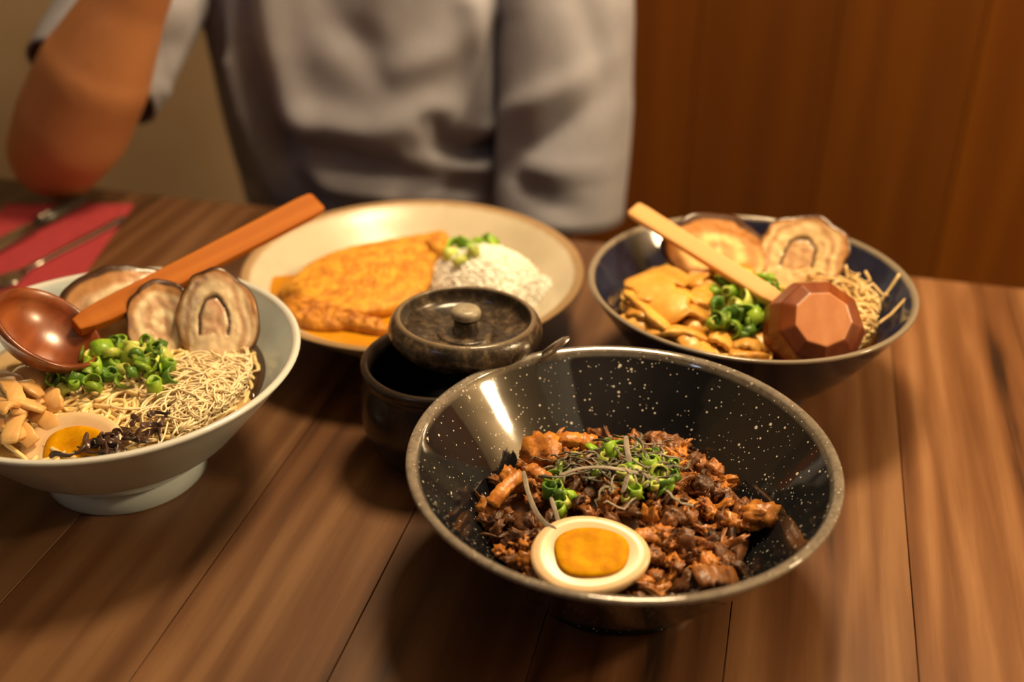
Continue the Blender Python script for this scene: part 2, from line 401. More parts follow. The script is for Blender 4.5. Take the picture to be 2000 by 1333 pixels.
mbp = MB(); mbp.box(-bw/2+0.0006, bw/2-0.0006, -0.012, 0.012, -1.25, 1.25)
board_me = mbp.mesh('wood_board', M['panel'], False)
# the grain runs up the boards: rotate the mesh data so local y is vertical
bm_ = MB(); bm_.box(-bw/2+0.0006, bw/2-0.0006, -1.25, 1.25, -0.012, 0.012)
board_me = bm_.mesh('wood_board', M['panel'], False)
for i in range(10):
    o = obj('wood_board', board_me, wb, (0.02+bw*i, 0.006, 0.50), (PI/2, 0, 0))
    md = o.modifiers.new('bevel', 'BEVEL'); md.width = 0.0012; md.segments = 1

# bench (mostly under the table)
bench = thing('bench', 'dark upholstered bench that the person sits on behind the table', 'bench', (wroot.x, wroot.y, FLZ), rotz=ROT)
mb = MB(); mb.box(-1.3, 1.2, -0.42, -0.01, 0.35, 0.45); part('seat', mb, M['bench'], bench, False, False, bevel=0.02)
mb = MB(); mb.box(-1.28, 1.18, -0.36, -0.02, 0.0, 0.345); part('base', mb, M['darkwood'], bench, False, False, bevel=0.005)

# table
table = thing('dining_table', 'walnut dining table of wide planks set with bowls of food', 'table', (EDGE0.x, EDGE0.y, FLZ), rotz=ROT)
PW, TD, TT = 0.0925, 0.83, 0.030
mb = MB(); mb.box(-PW/2+0.00028, PW/2-0.00028, -TD, 0, -TT, 0)
plank_me = mb.mesh('plank', M['table'], False)
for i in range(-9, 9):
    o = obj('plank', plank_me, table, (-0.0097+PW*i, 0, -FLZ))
    k_ = {-5: 0.50, -4: 0.46, -3: 0.54, -2: 0.44, -1: 0.50, 0: 0.78, 1: 0.62, 2: 0.74, 3: 0.92, 4: 1.02, 5: 0.96}.get(i, 0.85)  # plank variation, with the dim left side's shade painted in
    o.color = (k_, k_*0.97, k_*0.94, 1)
    md = o.modifiers.new('bevel', 'BEVEL'); md.width = 0.00025; md.segments = 1
mb = MB(); mb.box(-0.74, 0.71, -TD+0.06, -0.06, -FLZ-TT-0.06, -FLZ-TT); part('apron', mb, M['darkwood'], table, False, False, bevel=0.003)
for sx in (-0.70, 0.62):
    for sy in (-TD+0.08, -0.13):
        mb = MB(); mb.box(sx, sx+0.05, sy, sy+0.05, 0, -FLZ-TT-0.06); part('leg', mb, M['darkwood'], table, False, False, bevel=0.003)

# ------------------------------------------------------------------ ware
def interp(prof, z):
    for (r0, z0), (r1, z1) in zip(prof, prof[1:]):
        if z0 <= z <= z1: return r0+(r1-r0)*(z-z0)/max(1e-9, z1-z0)
    return prof[-1][0] if z > prof[-1][1] else prof[0][0]
def smooth_prof(pts, k=4):
    """Catmull-Rom through (r, z) points"""
    out = []
    P = [pts[0]]+list(pts)+[pts[-1]]
    for i in range(1, len(P)-2):
        for j in range(k):
            t = j/k
            q = []
            for d in (0, 1):
                a, b_, c_, d_ = P[i-1][d], P[i][d], P[i+1][d], P[i+2][d]
                q.append(0.5*((2*b_)+(c_-a)*t+(2*a-5*b_+4*c_-d_)*t*t+(3*b_-a-3*c_+d_)*t**3))
            out.append(tuple(q))
    out.append(tuple(pts[-1]))
    return out
def vessel(name, label, cat, loc, outer, inner, foot, mat, wob=None, n=96):
    """outer: base to lip, inner: floor to lip (both upward); foot = (outer r, inner r, height)"""
    root = thing(name, label, cat, loc)
    mb = MB()
    mb.lathe([(0, outer[0][1])]+smooth_prof(outer)+smooth_prof(inner)[::-1]+[(0, inner[0][1])], n, wob)
    part('body', mb, mat, root, True, False)
    if foot:
        fr, fi, fh = foot
        mb = MB(); mb.lathe([(fi, fh), (fi, 0.001), (fi+0.001, 0), (fr-0.001, 0), (fr, 0.0012), (fr*0.985, fh), (fi, fh)], 64)
        part('foot_ring', mb, mat, root, True, False)
    return root
def disc(name, loc, z, r, mat, label, cat, thick=0.003, n=72, amp=0.0, fn=None):
    mb = MB()
    rows = [0, 0.25, 0.5, 0.75, 0.93, 1.0]
    o = []
    for t in rows:
        if t == 0: o.append([len(mb.v)]); mb.v.append(Vector((0, 0, z)))
        else:
            row = []
            for j in range(n):
                a = 2*PI*j/n; p = Vector((r*t*math.cos(a), r*t*math.sin(a), z))
                p.z += amp*nz(p, 40)*(1-t)
                row.append(len(mb.v)); mb.v.append(p)
            o.append(row)
    for j in range(n): mb.f.append((o[0][0], o[1][j], o[1][(j+1) % n]))
    for A, B in zip(o[1:], o[2:]):
        for j in range(n): mb.f.append((A[j], B[j], B[(j+1) % n], A[(j+1) % n]))
    base = len(mb.v); row = o[-1]
    for j in range(n):
        a = 2*PI*j/n; rr = fn(z-thick) if fn else r*0.97
        mb.v.append(Vector((rr*math.cos(a), rr*math.sin(a), z-thick)))
    for j in range(n): mb.f.append((row[j], base+j, base+(j+1) % n, row[(j+1) % n]))
    mb.f.append(tuple(base+j for j in range(n))[::-1])
    for p in mb.v: p += Vector(loc)
    return single(name, mb, mat, label, cat)

# pale celadon ramen bowl
LB = Vector((-0.2332, 0.573, 0))
L_out = [(0.0445, 0.0150), (0.0505, 0.0165), (0.056, 0.021), (0.0665, 0.0305), (0.0678, 0.0322), (0.0705, 0.0336), (0.0815, 0.0465), (0.0955, 0.063), (0.1055, 0.0755), (0.1090, 0.0797), (0.1102, 0.0815), (0.1098, 0.0828)]
L_in = [(0.020, 0.0195), (0.040, 0.022), (0.058, 0.031), (0.073, 0.045), (0.087, 0.060), (0.098, 0.073), (0.1045, 0.0805), (0.1062, 0.0826), (0.1080, 0.0834)]
vessel('ramen_bowl', 'pale celadon footed ramen bowl holding noodles, pork and egg', 'bowl', LB, L_out, L_in, (0.047, 0.040, 0.0165), M['celadon'])
# black speckled bowl
FB = Vector((0.0566, 0.4821, 0))
F_out = [(0.040, 0.0075), (0.052, 0.0105), (0.066, 0.021), (0.079, 0.036), (0.0925, 0.054), (0.1035, 0.0685), (0.1085, 0.0755), (0.1100, 0.0772), (0.1095, 0.0787)]
F_in = [(0.018, 0.0115), (0.038, 0.0125), (0.052, 0.019), (0.067, 0.032), (0.081, 0.0485), (0.095, 0.0650), (0.1035, 0.0752), (0.1052, 0.0780), (0.1072, 0.0790)]
vessel('speckled_bowl', 'black glossy bowl with white speckles holding braised meat', 'bowl', FB, F_out, F_in, (0.0495, 0.043, 0.010), M['black_glaze'])
# navy bowl
RB = Vector((0.1567, 0.6816, 0))
k = 0.1068/0.11
def sc_(p): return [(r*k, z) for r, z in p]
R_out = sc_([(0.040, 0.0075), (0.052, 0.0105), (0.067, 0.021), (0.081, 0.036), (0.0945, 0.054), (0.1045, 0.0685), (0.1090, 0.0755), (0.1100, 0.0768), (0.1097, 0.0780)])
R_in = sc_([(0.018, 0.0115), (0.038, 0.0125), (0.053, 0.019), (0.069, 0.032), (0.083, 0.0485), (0.097, 0.0650), (0.1045, 0.0752), (0.1065, 0.0778), (0.1082, 0.0785)])
vessel('navy_bowl', 'navy blue glazed bowl with brown rim holding orange noodle soup', 'bowl', RB, R_out, R_in, (0.048, 0.042, 0.010), M['navy'])
# cream plate
PL = Vector((-0.0719, 0.7538, 0))
P_out = [(0.050, 0.0065), (0.062, 0.0085), (0.080, 0.017), (0.100, 0.031), (0.1150, 0.043), (0.1210, 0.0482), (0.1236, 0.0492), (0.1232, 0.0502)]
P_in = [(0.030, 0.0105), (0.058, 0.0110), (0.074, 0.0170), (0.092, 0.0300), (0.108, 0.0430), (0.1165, 0.0488), (0.1195, 0.0502), (0.1215, 0.0506)]
vessel('curry_plate', 'wide cream glazed dish with brown rim holding curry and rice', 'plate', PL, P_out, P_in, (0.060, 0.053, 0.009), M['cream'])
def plate_z(p):
    r = (Vector((p.x, p.y))-Vector((PL.x, PL.y))).length
    prev = P_in[0]
    if r <= prev[0]: return prev[1]
    for a, b_ in zip(P_in, P_in[1:]):
        if a[0] <= r <= b_[0]: return a[1]+(b_[1]-a[1])*(r-a[0])/(b_[0]-a[0])
    return 0.05

# condiment pot and lid
PZ = 0.067
PT = G(856, 700, PZ); PT.z = 0
pot = thing('condiment_pot', 'small dark glazed condiment pot with open mouth', 'pot', PT)
mb = MB()
mb.lathe([(0, 0.003), (0.030, 0.003), (0.031, 0.0), (0.034, 0.0), (0.0365, 0.004), (0.043, 0.016), (0.0475, 0.032), (0.0485, 0.046), (0.0470, 0.060), (0.0445, 0.068), (0.0440, 0.071),
          (0.0462, 0.0745), (0.0468, 0.079), (0.0455, 0.0815), (0.0435, 0.0820), (0.0418, 0.0805), (0.0410, 0.074), (0.0415, 0.068), (0.044, 0.055), (0.0445, 0.044), (0.043, 0.030), (0.037, 0.014), (0.025, 0.009), (0, 0.008)], 72)
for p in mb.v: p.z *= PZ/0.082
part('body', mb, M['pot'], pot, True, False)
lz = PZ+0.0015
LD = G(908, 640, lz+0.014); LD.z = lz
lid = thing('pot_lid', 'bronze brown glazed lid with button knob resting askew on pot', 'lid', LD)
lid.rotation_euler = (math.radians(-2.0), math.radians(1.5), 0)
mb = MB()
mb.lathe(smooth_prof([(0, 0.002), (0.020, 0.002), (0.036, 0.0015), (0.0415, 0.0045), (0.0455, 0.0095), (0.0462, 0.0140), (0.0448, 0.0185), (0.0422, 0.0215), (0.0404, 0.0222), (0.0390, 0.0214), (0.0380, 0.0165), (0.0355, 0.0125), (0.0270, 0.0104), (0.0185, 0.0100), (0.0172, 0.0114), (0.0150, 0.0118), (0.0060, 0.0116), (0, 0.0116)], 3), 80)
part('dish', mb, M['lid'], lid, True, False)
mb = MB()
mb.lathe(smooth_prof([(0.0085, 0.0110), (0.0072, 0.0150), (0.0074, 0.0195)], 3), 40)
part('knob_stem', mb, M['lid'], lid, True, False)
mb = MB(); mb.lathe(smooth_prof([(0, 0.0208), (0.0078, 0.0208), (0.0090, 0.0222), (0.0092, 0.0242), (0.0080, 0.0262), (0.0050, 0.0272), (0, 0.0274)], 3), 40)
part('knob', mb, M['knob'], lid, True, False, label='pale worn button knob')

# ladles -----------------------------------------------------------
def ladle(label, Cn, N, E, R, depth, facets, mats, hw):
    N = Vector(N).normalized(); Cn = Vector(Cn); E = Vector(E)
    h = (E-Cn); hp = (h-N*h.dot(N)).normalized(); bv = N.cross(hp)
    J = Cn+hp*(R*0.93)
    root = thing('wooden_ladle', label, 'ladle', Cn-N*depth)
    mb = MB()
    prof_o = [(0.0, -depth), (0.56*R, -depth), (0.84*R, -depth*0.80), (0.99*R, -depth*0.46), (R*1.04, -depth*0.15), (R*1.0, 0.0)] if facets else \
        [(0, -depth), (0.30*R, -depth*0.965), (0.57*R, -depth*0.83), (0.80*R, -depth*0.58), (0.94*R, -depth*0.30), (R, -0.0015), (R*0.985, 0)]
    prof_i = [(R*0.92, 0.0), (0.88*R, -depth*0.25), (0.72*R, -depth*0.55), (0.45*R, -depth*0.78), (0.2*R, -depth*0.86), (0, -depth*0.88)]
    mb.lathe(prof_o+prof_i, facets or 48)
    a0 = PI/facets if facets else 0
    rm = Matrix((hp, bv, N)).transposed()
    rz = Matrix.Rotation(a0, 3, 'Z')
    mb.v = [Cn + rm @ (rz @ p) for p in mb.v]
    bo = part('bowl', mb, mats[0], root, not facets)
    if facets:
        bo.data.materials.append(mats[2])
        loc = Vector(root.location)
        for p in bo.data.polygons:
            if p.normal.dot(-N) > 0.95 and (p.center+loc-Cn).dot(N) < -depth*0.9: p.material_index = 1
        md = bo.modifiers.new('bevel', 'BEVEL'); md.width = 0.0042; md.segments = 4; md.limit_method = 'ANGLE'; md.angle_limit = 0.3
    # handle: a flat bar that swells where it meets the bowl
    d = (E-J).normalized(); L = (E-J).length
    side = d.cross(N).normalized(); up = side.cross(d)
    mb = MB(); secs = []
    for t, w, th in ((-0.05, 0.55, 1.25), (0.0, 0.85, 1.25), (0.06, 1.0, 1.05), (0.5, 1.05, 0.9), (0.93, 1.15, 0.8), (0.985, 1.08, 0.7), (1.0, 0.85, 0.5)):
        c = J+d*(L*t); hw_, ht = hw*w, 0.0034*th
        secs.append(len(mb.v))
        mb.v += [c+side*hw_+up*ht, c-side*hw_+up*ht, c-side*hw_-up*ht, c+side*hw_-up*ht]
    for a, b_ in zip(secs, secs[1:]):
        for j in range(4): mb.f.append((a+j, a+(j+1) % 4, b_+(j+1) % 4, b_+j))
    mb.f.append((3, 2, 1, 0)); e = secs[-1]; mb.f.append((e, e+1, e+2, e+3))
    # give the handle its own frame so the grain follows it
    hm = Matrix((side, d, up)).transposed()
    inv = hm.transposed()
    o = obj('handle', None or bpy.data.meshes.new('handle'), root)
    loc = Vector(root.location)
    mb.v = [inv @ (p-J) for p in mb.v]
    o.data = mb.mesh('handle', mats[1], False)
    o.matrix_local = Matrix.Translation(J-loc) @ hm.to_4x4()
    md = o.modifiers.new('bevel', 'BEVEL'); md.width = 0.0011; md.segments = 2; md.limit_method = 'ANGLE'
    return root
C1 = G(97, 638, 0.097)
ladle('red-brown wooden ladle lying hollow side up across the pale celadon bowl', C1, (0.62, 0.03, 0.80), G(622, 395, 0.109), 0.0325, 0.021, 0, (M['ladle_bowl'], M['ladle']), 0.0078)
D2 = (CPOS-G(1600, 622, 0.075)).normalized(); D2 = (D2+CRT*0.27+CUP*0.28).normalized()
F2 = G(1607, 624, 0.0855)
ladle('carved wooden ladle turned hollow side down in the navy bowl', F2-D2*0.030, -D2, G(1236, 408, 0.095), 0.0312, 0.031, 9, (M['ladle_back'], M['pale_ladle'], M['facet']), 0.0056)

# steel spoon in the pot
sp = MB()
tip = G(1112, 660, 0.091); inn = PT+Vector((0.012, -0.012, 0.035))
dv = (tip-inn)
pts = [inn+dv*t for t in (0, 0.3, 0.5, 0.65, 0.78, 0.88, 0.95, 1.0)]
sp.tube(pts, [0.0035, 0.0030, 0.0030, 0.0040, 0.0056, 0.0062, 0.0054, 0.002], 12, True, 0.22)
single('steel_spoon', sp, M['steel'], 'steel spoon handle sticking out from under the pot lid', 'spoon', origin=inn)

# napkin, knife and fork
zN = 0.0012
def flat_slab(poly, z0, z1, name, mat, label, cat, bev=0.0):
    mb = MB(); n = len(poly)
    mb.v = [Vector((p.x, p.y, z1)) for p in poly]+[Vector((p.x, p.y, z0)) for p in poly]
    mb.f = [tuple(range(n)), tuple(range(2*n-1, n-1, -1))]+[(i, (i+1) % n, n+(i+1) % n, n+i) for i in range(n)]
    return single(name, mb, mat, label, cat, smooth=False, bevel=bev)
n_tr, n_br = G(262, 402), G(150, 560)
e1 = (n_br-n_tr).normalized(); e2 = Vector((e1.y, -e1.x, 0))
if e2.x > 0: e2 = -e2
n_tr2 = n_tr
W_, H_ = 0.115, 0.21
flat_slab([n_tr2, n_tr2+e1*H_, n_tr2+e1*H_+e2*W_, n_tr2+e2*W_], 0.0002, 0.0018, 'paper_napkin', M['napkin'], 'folded dark red paper napkin under knife and fork', 'napkin', 0.0005)
fork = thing('fork', 'steel fork lying on the red napkin with tines toward the bowl', 'fork', G(110, 490, 0.002))
a, b_ = G(245, 424, 0.0045), G(85, 508, 0.0045); fd = (b_-a).normalized(); fs = Vector((-fd.y, fd.x, 0))
c = G(30, 552, 0.006); fl = (b_-a).length
mb = MB(); mb.tube([a, a+fd*0.01, a+fd*fl*0.5, b_, b_+fd*0.02], [0.003, 0.0048, 0.0040, 0.0030, 0.0034], 12, True, 0.42); part('handle', mb, M['steel'], fork)
n0 = b_+fd*0.018
mb = MB(); mb.tube([n0, n0+fd*0.008, n0+fd*0.02, n0+fd*0.028], [0.0034, 0.0075, 0.0118, 0.0120], 12, True, 0.16); part('head', mb, M['steel'], fork)
for i in range(4):
    s0 = n0+fd*0.026+fs*((i-1.5)*0.0058)
    mb = MB(); mb.tube([s0, s0+fd*0.02+Vector((0, 0, -0.0008)), s0+fd*0.042+Vector((0, 0, 0.0014))], [0.0018, 0.0015, 0.0008], 8, True, 0.7); part('tine', mb, M['steel'], fork)
knife = thing('table_knife', 'black handled table knife on the far side of the red napkin', 'knife', G(90, 430, 0.002))
a, b_ = G(165, 388, 0.0075), G(-20, 486, 0.0075); kd = (b_-a).normalized()
mb = MB(); kl = (b_-a).length
mb.tube([a, a+kd*0.006, a+kd*kl*0.35, a+kd*kl*0.5], [0.004, 0.0068, 0.0070, 0.0058], 12, True, 0.75); part('handle', mb, M['black_handle'], knife)
for q in (0.405, 0.475):
    mb = MB(); p = a+kd*kl*q; mb.tube([p+Vector((0, 0, 0.0030)), p+Vector((0, 0, 0.0062))], 0.0024, 14); part('rivet', mb, M['steel'], knife, label='shiny steel rivet')
mb = MB(); mb.tube([a+kd*kl*0.5, a+kd*(kl*0.5+0.012), a+kd*(kl*0.5+0.08), a+kd*(kl*0.5+0.11)], [0.005, 0.0088, 0.0095, 0.003], 12, True, 0.10); part('blade', mb, M['steel'], knife)

# ------------------------------------------------------------------ food builders
def egg_half(label, P, A, N, a, bsh, depth, ya, yb, yoff, yolk_sq=0.0):
    """halved egg: P centre of the cut face, A long axis, N cut face normal"""
    N = Vector(N).normalized(); fm = frame(A, N.cross(Vector(A))); root = thing('halved_egg', label, 'egg', Vector(P)-N*depth)
    n = 56; mb = MB(); faces_face = 0
    def out(t):   # egg outline: one end rounder
        x = a*math.cos(t); return x, bsh*math.sin(t)*(1-0.10*math.cos(t))
    rows = []
    mb.v.append(Vector((0, 0, -0.0022))); rows.append([0])
    for s, z in ((0.35, -0.0020), (0.62, -0.0008), (0.80, 0.0), (0.94, 0.0001), (0.985, -0.0006), (1.0, -0.002)):
        row = []
        for j in range(n):
            x, y = out(2*PI*j/n); row.append(len(mb.v)); mb.v.append(Vector((x*s, y*s, z)))
        rows.append(row)
    for q in (0.2, 0.4, 0.6, 0.78, 0.92):
        row = []
        for j in range(n):
            x, y = out(2*PI*j/n); s = math.sqrt(max(0, 1-q*q)); row.append(len(mb.v)); mb.v.append(Vector((x*s, y*s, -0.002-(depth-0.002)*q)))
        rows.append(row)
    mb.v.append(Vector((0, 0, -depth))); rows.append([len(mb.v)-1])
    for A_, B_ in zip(rows, rows[1:]):
        for j in range(n):
            j2 = (j+1) % n
            if len(A_) == 1: mb.f.append((A_[0], B_[j], B_[j2]))
            elif len(B_) == 1: mb.f.append((A_[j], B_[0], A_[j2]))
            else: mb.f.append((A_[j], B_[j], B_[j2], A_[j2]))
    mb.v = [Vector(P)+fm @ p for p in mb.v]
    w = part('egg_white', mb, [M['white'], M['egg_skin']], root)
    for i, p in enumerate(w.data.polygons):
        if i >= n*6: p.material_index = 1
    yk = MB(); rows = []
    yk.v.append(Vector((yoff[0], yoff[1], 0.0004))); rows.append([0])
    for s, z in ((0.2, 0.00048), (0.4, 0.0007), (0.6, 0.0010), (0.8, 0.0012), (0.93, 0.0010), (1.0, 0.0002), (0.9, -0.004)):
        row = []
        for j in range(n):
            t = 2*PI*j/n; cx, sy = math.cos(t), math.sin(t)
            k_ = 1/((abs(cx)**(2+yolk_sq)+abs(sy)**(2+yolk_sq))**(1/(2+yolk_sq)))
            wv = 1+0.022*math.sin(3*t+1)+0.015*math.sin(5*t)
            x, y = ya*cx*k_*wv*s, yb*sy*k_*wv*s
            row.append(len(yk.v)); yk.v.append(Vector((x+yoff[0], y+yoff[1], z+0.0004*nz((x, y, 0), 160)*(s < 0.9))))
        rows.append(row)
    for A_, B_ in zip(rows, rows[1:]):
        for j in range(n):
            j2 = (j+1) % n
            if len(A_) == 1: yk.f.append((A_[0], B_[j], B_[j2]))
            else: yk.f.append((A_[j], B_[j], B_[j2], A_[j2]))
    yk.v = [Vector(P)+fm @ p for p in yk.v]
    part('yolk', yk, M['yolk'], root)
    return root

def lerp3(a, b_, t): t = max(0, min(1, t)); return tuple(x+(y-x)*t for x, y in zip(a, b_))
CRUST, BROWN, MEAT, FAT, DARK = (0.055, 0.020, 0.008), (0.48, 0.24, 0.09), (0.56, 0.35, 0.21), (0.84, 0.69, 0.46), (0.055, 0.022, 0.010)
def chashu(label, P, right, up, hw, hh, seed, th=0.0055, group=None, arch=True, warm=0.0, crust=0.0):
    """slice of rolled pork standing in the plane (right, up)"""
    fm = frame(right, up); mb = MB(); NA, NR = 96, 26
    def prof(a): return 1+0.055*math.sin(2*a+seed)+0.03*math.sin(3*a+seed*1.3)+0.02*math.sin(7*a+seed*2)+0.05*noise.noise(Vector((math.cos(a)*3, math.sin(a)*3, seed)))
    idx = {}
    def shade(r, a):
        x, y = r*math.cos(a), r*math.sin(a)
        n1 = noise.noise(Vector((x*2.2, y*2.2, seed))); n2 = noise.noise(Vector((x*6, y*6, seed+5)))
        s = r*2.3+(a+seed)/(2*PI)+0.16*n1
        fr = s-math.floor(s)
        c = lerp3(MEAT, FAT, 1.25-abs(fr-0.5)/0.27+0.2*n2)
        cr = crust*max(0.0, math.sin(a)*0.8+0.3)
        if r > 0.82-cr: c = lerp3(c, BROWN, (r-0.87+cr+0.10*n1)/0.11)
        if r > 0.94-cr*0.35+0.05*n1: c = lerp3(BROWN, CRUST, (r-0.94+cr*0.35-0.05*n1)/0.045)
        dz = 0.0006*n2
        if arch:
            # the arch-shaped slit where the roll closes on itself
            ax, ay = (x+0.05)/0.34, (y+0.10)/0.50
            d = abs(math.hypot(ax, max(ay, 0) if ay > 0 else ay*0.0)-1) if ay > -0.55 else 9
            if ay <= 0 and ay > -0.55: d = min(abs(abs(ax)-1), d)
            q = math.hypot(ax, max(ay, 0))
            if q < 1 and ay > -0.55: c = lerp3((0.55, 0.33, 0.21), FAT, 0.25+0.6*n2)
            elif q < 1.55+0.3*n1: c = lerp3(FAT, MEAT, 0.15+0.5*n2)
            elif r < 0.86: c = lerp3(MEAT, FAT, 0.45+1.2*math.sin(q*9+2*n1)*0.5)
            if d < 0.16+0.05*n1:
                k_ = 1-d/(0.16+0.05*n1); c = lerp3(c, DARK, k_*1.25-0.1); dz -= 0.0022*k_
        if warm: c = (c[0]*(1+0.15*warm), c[1]*(1-0.02*warm), c[2]*(1-0.45*warm))
        return c, dz
    for side in (0, 1):
        for i in range(NR+1):
            for j in range(NA if i else 1):
                a = 2*PI*j/NA; r = i/NR; q = prof(a)
                c, dz = shade(r, a)
                edge = th/2*(1 if r < 0.9 else math.sqrt(max(0.0, 1-((r-0.9)/0.1)**2))*0.55+0.45)
                z = (edge+dz) if side == 0 else -(edge+dz)
                idx[(side, i, j)] = len(mb.v)
                bend = 0.0022*math.sin(r*3*math.cos(a)+seed)
                mb.v.append(Vector((hw*r*q*math.cos(a), hh*r*q*math.sin(a), z+bend))); mb.c.append(c)
    for side in (0, 1):
        for j in range(NA):
            j2 = (j+1) % NA
            mb.f.append((idx[(side, 0, 0)], idx[(side, 1, j)], idx[(side, 1, j2)]))
            for i in range(1, NR): mb.f.append((idx[(side, i, j)], idx[(side, i+1, j)], idx[(side, i+1, j2)], idx[(side, i, j2)]))
    for j in range(NA):
        j2 = (j+1) % NA; mb.f.append((idx[(0, NR, j)], idx[(1, NR, j)], idx[(1, NR, j2)], idx[(0, NR, j2)]))
    org = Vector(P)-frame(right, up) @ Vector((0, hh, 0))
    mb.v = [Vector(P)+fm @ p for p in mb.v]
    return single('pork_slice', mb, M['chashu'], label, 'pork slice', group, origin=org)

def strand_pile(name, label, cat, n, region, zf, length, rad, mat, curl=0.5, step=0.004, lift=0.0, layer=0.006, dirbias=None, seg=5, base=()):
    """region(): random xy inside; inside(p): bool"""
    mb = MB(); pick, inside = region
    for _ in range(n):
        p = pick(); a = dirbias+rnd(-0.6, 0.6) if dirbias is not None else rnd(0, 2*PI); da = rnd(-curl, curl); ly = rnd(0, layer); pts = []
        ph = rnd(0, 6)
        for i in range(int(rnd(0.6, 1.1)*length/step)):
            q = Vector((p.x+math.cos(a)*step, p.y+math.sin(a)*step, 0))
            if not inside(q): a += 1.2; da = abs(da); continue
            p = q; da += rnd(-0.18, 0.18); da = max(-curl, min(curl, da)); a += da
            pts.append(Vector((p.x, p.y, zf(p)+ly+0.0015*math.sin(i*0.7+ph)+lift)))
        if len(pts) > 2: mb.tube(pts, rad*rnd(0.8, 1.15), seg)
    for cx, cy, rx, ry, zz in base:      # the packed strands under the loose ones
        o_ = len(mb.v); mb.v.append(G(cx, cy, zz)); mb.v[-1].z = zf(mb.v[-1])+0.001
        for ring in (0.5, 1.0):
            for j in range(40):
                p = G(cx+rx*ring*math.cos(2*PI*j/40), cy+ry*ring*math.sin(2*PI*j/40), zz); 
                k2 = 0
                while not inside(p) and k2 < 12: p = p.lerp(mb.v[o_], 0.12); k2 += 1
                p.z = zf(p)+(0.0008 if ring < 1 else -0.002)+0.0008*nz(p, 400); mb.v.append(p)
        for j in range(40):
            j2 = (j+1) % 40; mb.f += [(o_, o_+1+j, o_+1+j2), (o_+1+j, o_+41+j, o_+41+j2, o_+1+j2)]
    o = single(name, mb, mat, label, cat, kind='stuff')
    return o

# shared meshes -----------------------------------------------------
def onion_meshes():
    out = []
    for k_, (r, w, h, arc) in enumerate(((0.0048, 0.0010, 0.0050, 1), (0.0040, 0.0011, 0.0070, 1), (0.0056, 0.0009, 0.0042, 1), (0.0052, 0.0010, 0.0085, 0.55), (0.0034, 0.0012, 0.0055, 1), (0.0060, 0.0010, 0.0100, 0.45))):
        mb = MB(); n = 18; m_ = n if arc == 1 else int(n*arc)+1
        sq = 0.80+0.05*k_
        for j in range(m_):
            a = 2*PI*j/n
            for rr, zz in ((r, 0), (r*1.03, h*0.5), (r, h), (r-w, h), (r-w*1.1, h*0.5), (r-w, 0)):
                s = 1+0.05*math.sin(3*a+k_)
                mb.v.append(Vector((rr*math.cos(a)*s, rr*math.sin(a)*sq*s, zz-h/2+0.0005*math.sin(2*a))))
        for j in range(m_ if arc == 1 else m_-1):
            j2 = (j+1) % m_
            for i in range(6): mb.f.append((j*6+i, j*6+(i+1) % 6, j2*6+(i+1) % 6, j2*6+i))
        if arc != 1:
            mb.f.append(tuple(range(6))); mb.f.append(tuple((m_-1)*6+i for i in range(6))[::-1])
        out.append(mb)
    return out
ONION = {}
for key in ('green', 'lime', 'dgreen'): ONION[key] = [mb.mesh('green_onion', M[key]) for mb in onion_meshes()]
def onions(n, pick, zf, label, group, wts=(0.5, 0.28, 0.22), sc=(0.8, 1.2), layer=0.008, variants=6):
    for i in range(n):
        p = pick(); key = random.choices(('green', 'lime', 'dgreen'), wts)[0]
        vi = random.randrange(variants); me = ONION[key][vi]
        word = {'green': 'bright green', 'lime': 'pale yellow-green', 'dgreen': 'dark green'}[key]+' '+('ring of', 'short tube of', 'wide ring of', 'split curl of', 'small ring of', 'open sliver of')[vi]
        tilt = rnd(0, 1.45)
        o = obj('green_onion_piece', me, loc=(p.x, p.y, zf(p)+0.0022+rnd(0, layer)), rot=(tilt*math.cos(i), tilt*math.sin(i*1.7), rnd(0, 6.28)))
        s = rnd(*sc); o.scale = (s, s, s*rnd(0.8, 1.2))
        tag(o, word+' '+label, 'green onion', word+' '+group)
def px_pick(shapes, z):
    """random points over a few photo ellipses (cx, cy, rx, ry, weight) at height z"""
    w = [s[4] for s in shapes]
    def f():
        cx, cy, rx, ry, _ = random.choices(shapes, w)[0]
        t = rnd(0, 2*PI); r = math.sqrt(random.random())
        return G(cx+rx*r*math.cos(t), cy+ry*r*math.sin(t), z)
    return f
def chunk_mb(seed, sub, sx, sy, sz, amp, fs, flat=0.0):
    bm = bmesh.new(); bmesh.ops.create_icosphere(bm, subdivisions=sub, radius=1)
    mb = MB()
    for v_ in bm.verts:
        p = v_.co.copy()
        d = 1+amp*noise.noise(p*fs+Vector((seed*3.1, seed, -seed)))+amp*0.5*noise.noise(p*fs*2.3+Vector((seed, 9, seed)))
        p *= d
        q = Vector((p.x*sx, p.y*sy, p.z*sz))
        q.z += 0.25*sy*math.sin(p.y*1.6+seed)
        mb.v.append(q)
    mb.f = [tuple(v_.index for v_ in f.verts) for f in bm.faces]
    bm.free()
    return mb
CHK = {}
for key in ('meat', 'dmeat', 'omeat'):
    CHK[key] = [chunk_mb(i, 3, *d, 0.75, 2.2).mesh('meat_piece', M[key], True) for i, d in enumerate(((0.0042, 0.0065, 0.0030), (0.0030, 0.0085, 0.0022), (0.0055, 0.0060, 0.0036), (0.0036, 0.0052, 0.0034), (0.0022, 0.0100, 0.0018), (0.0050, 0.0075, 0.0022)))]

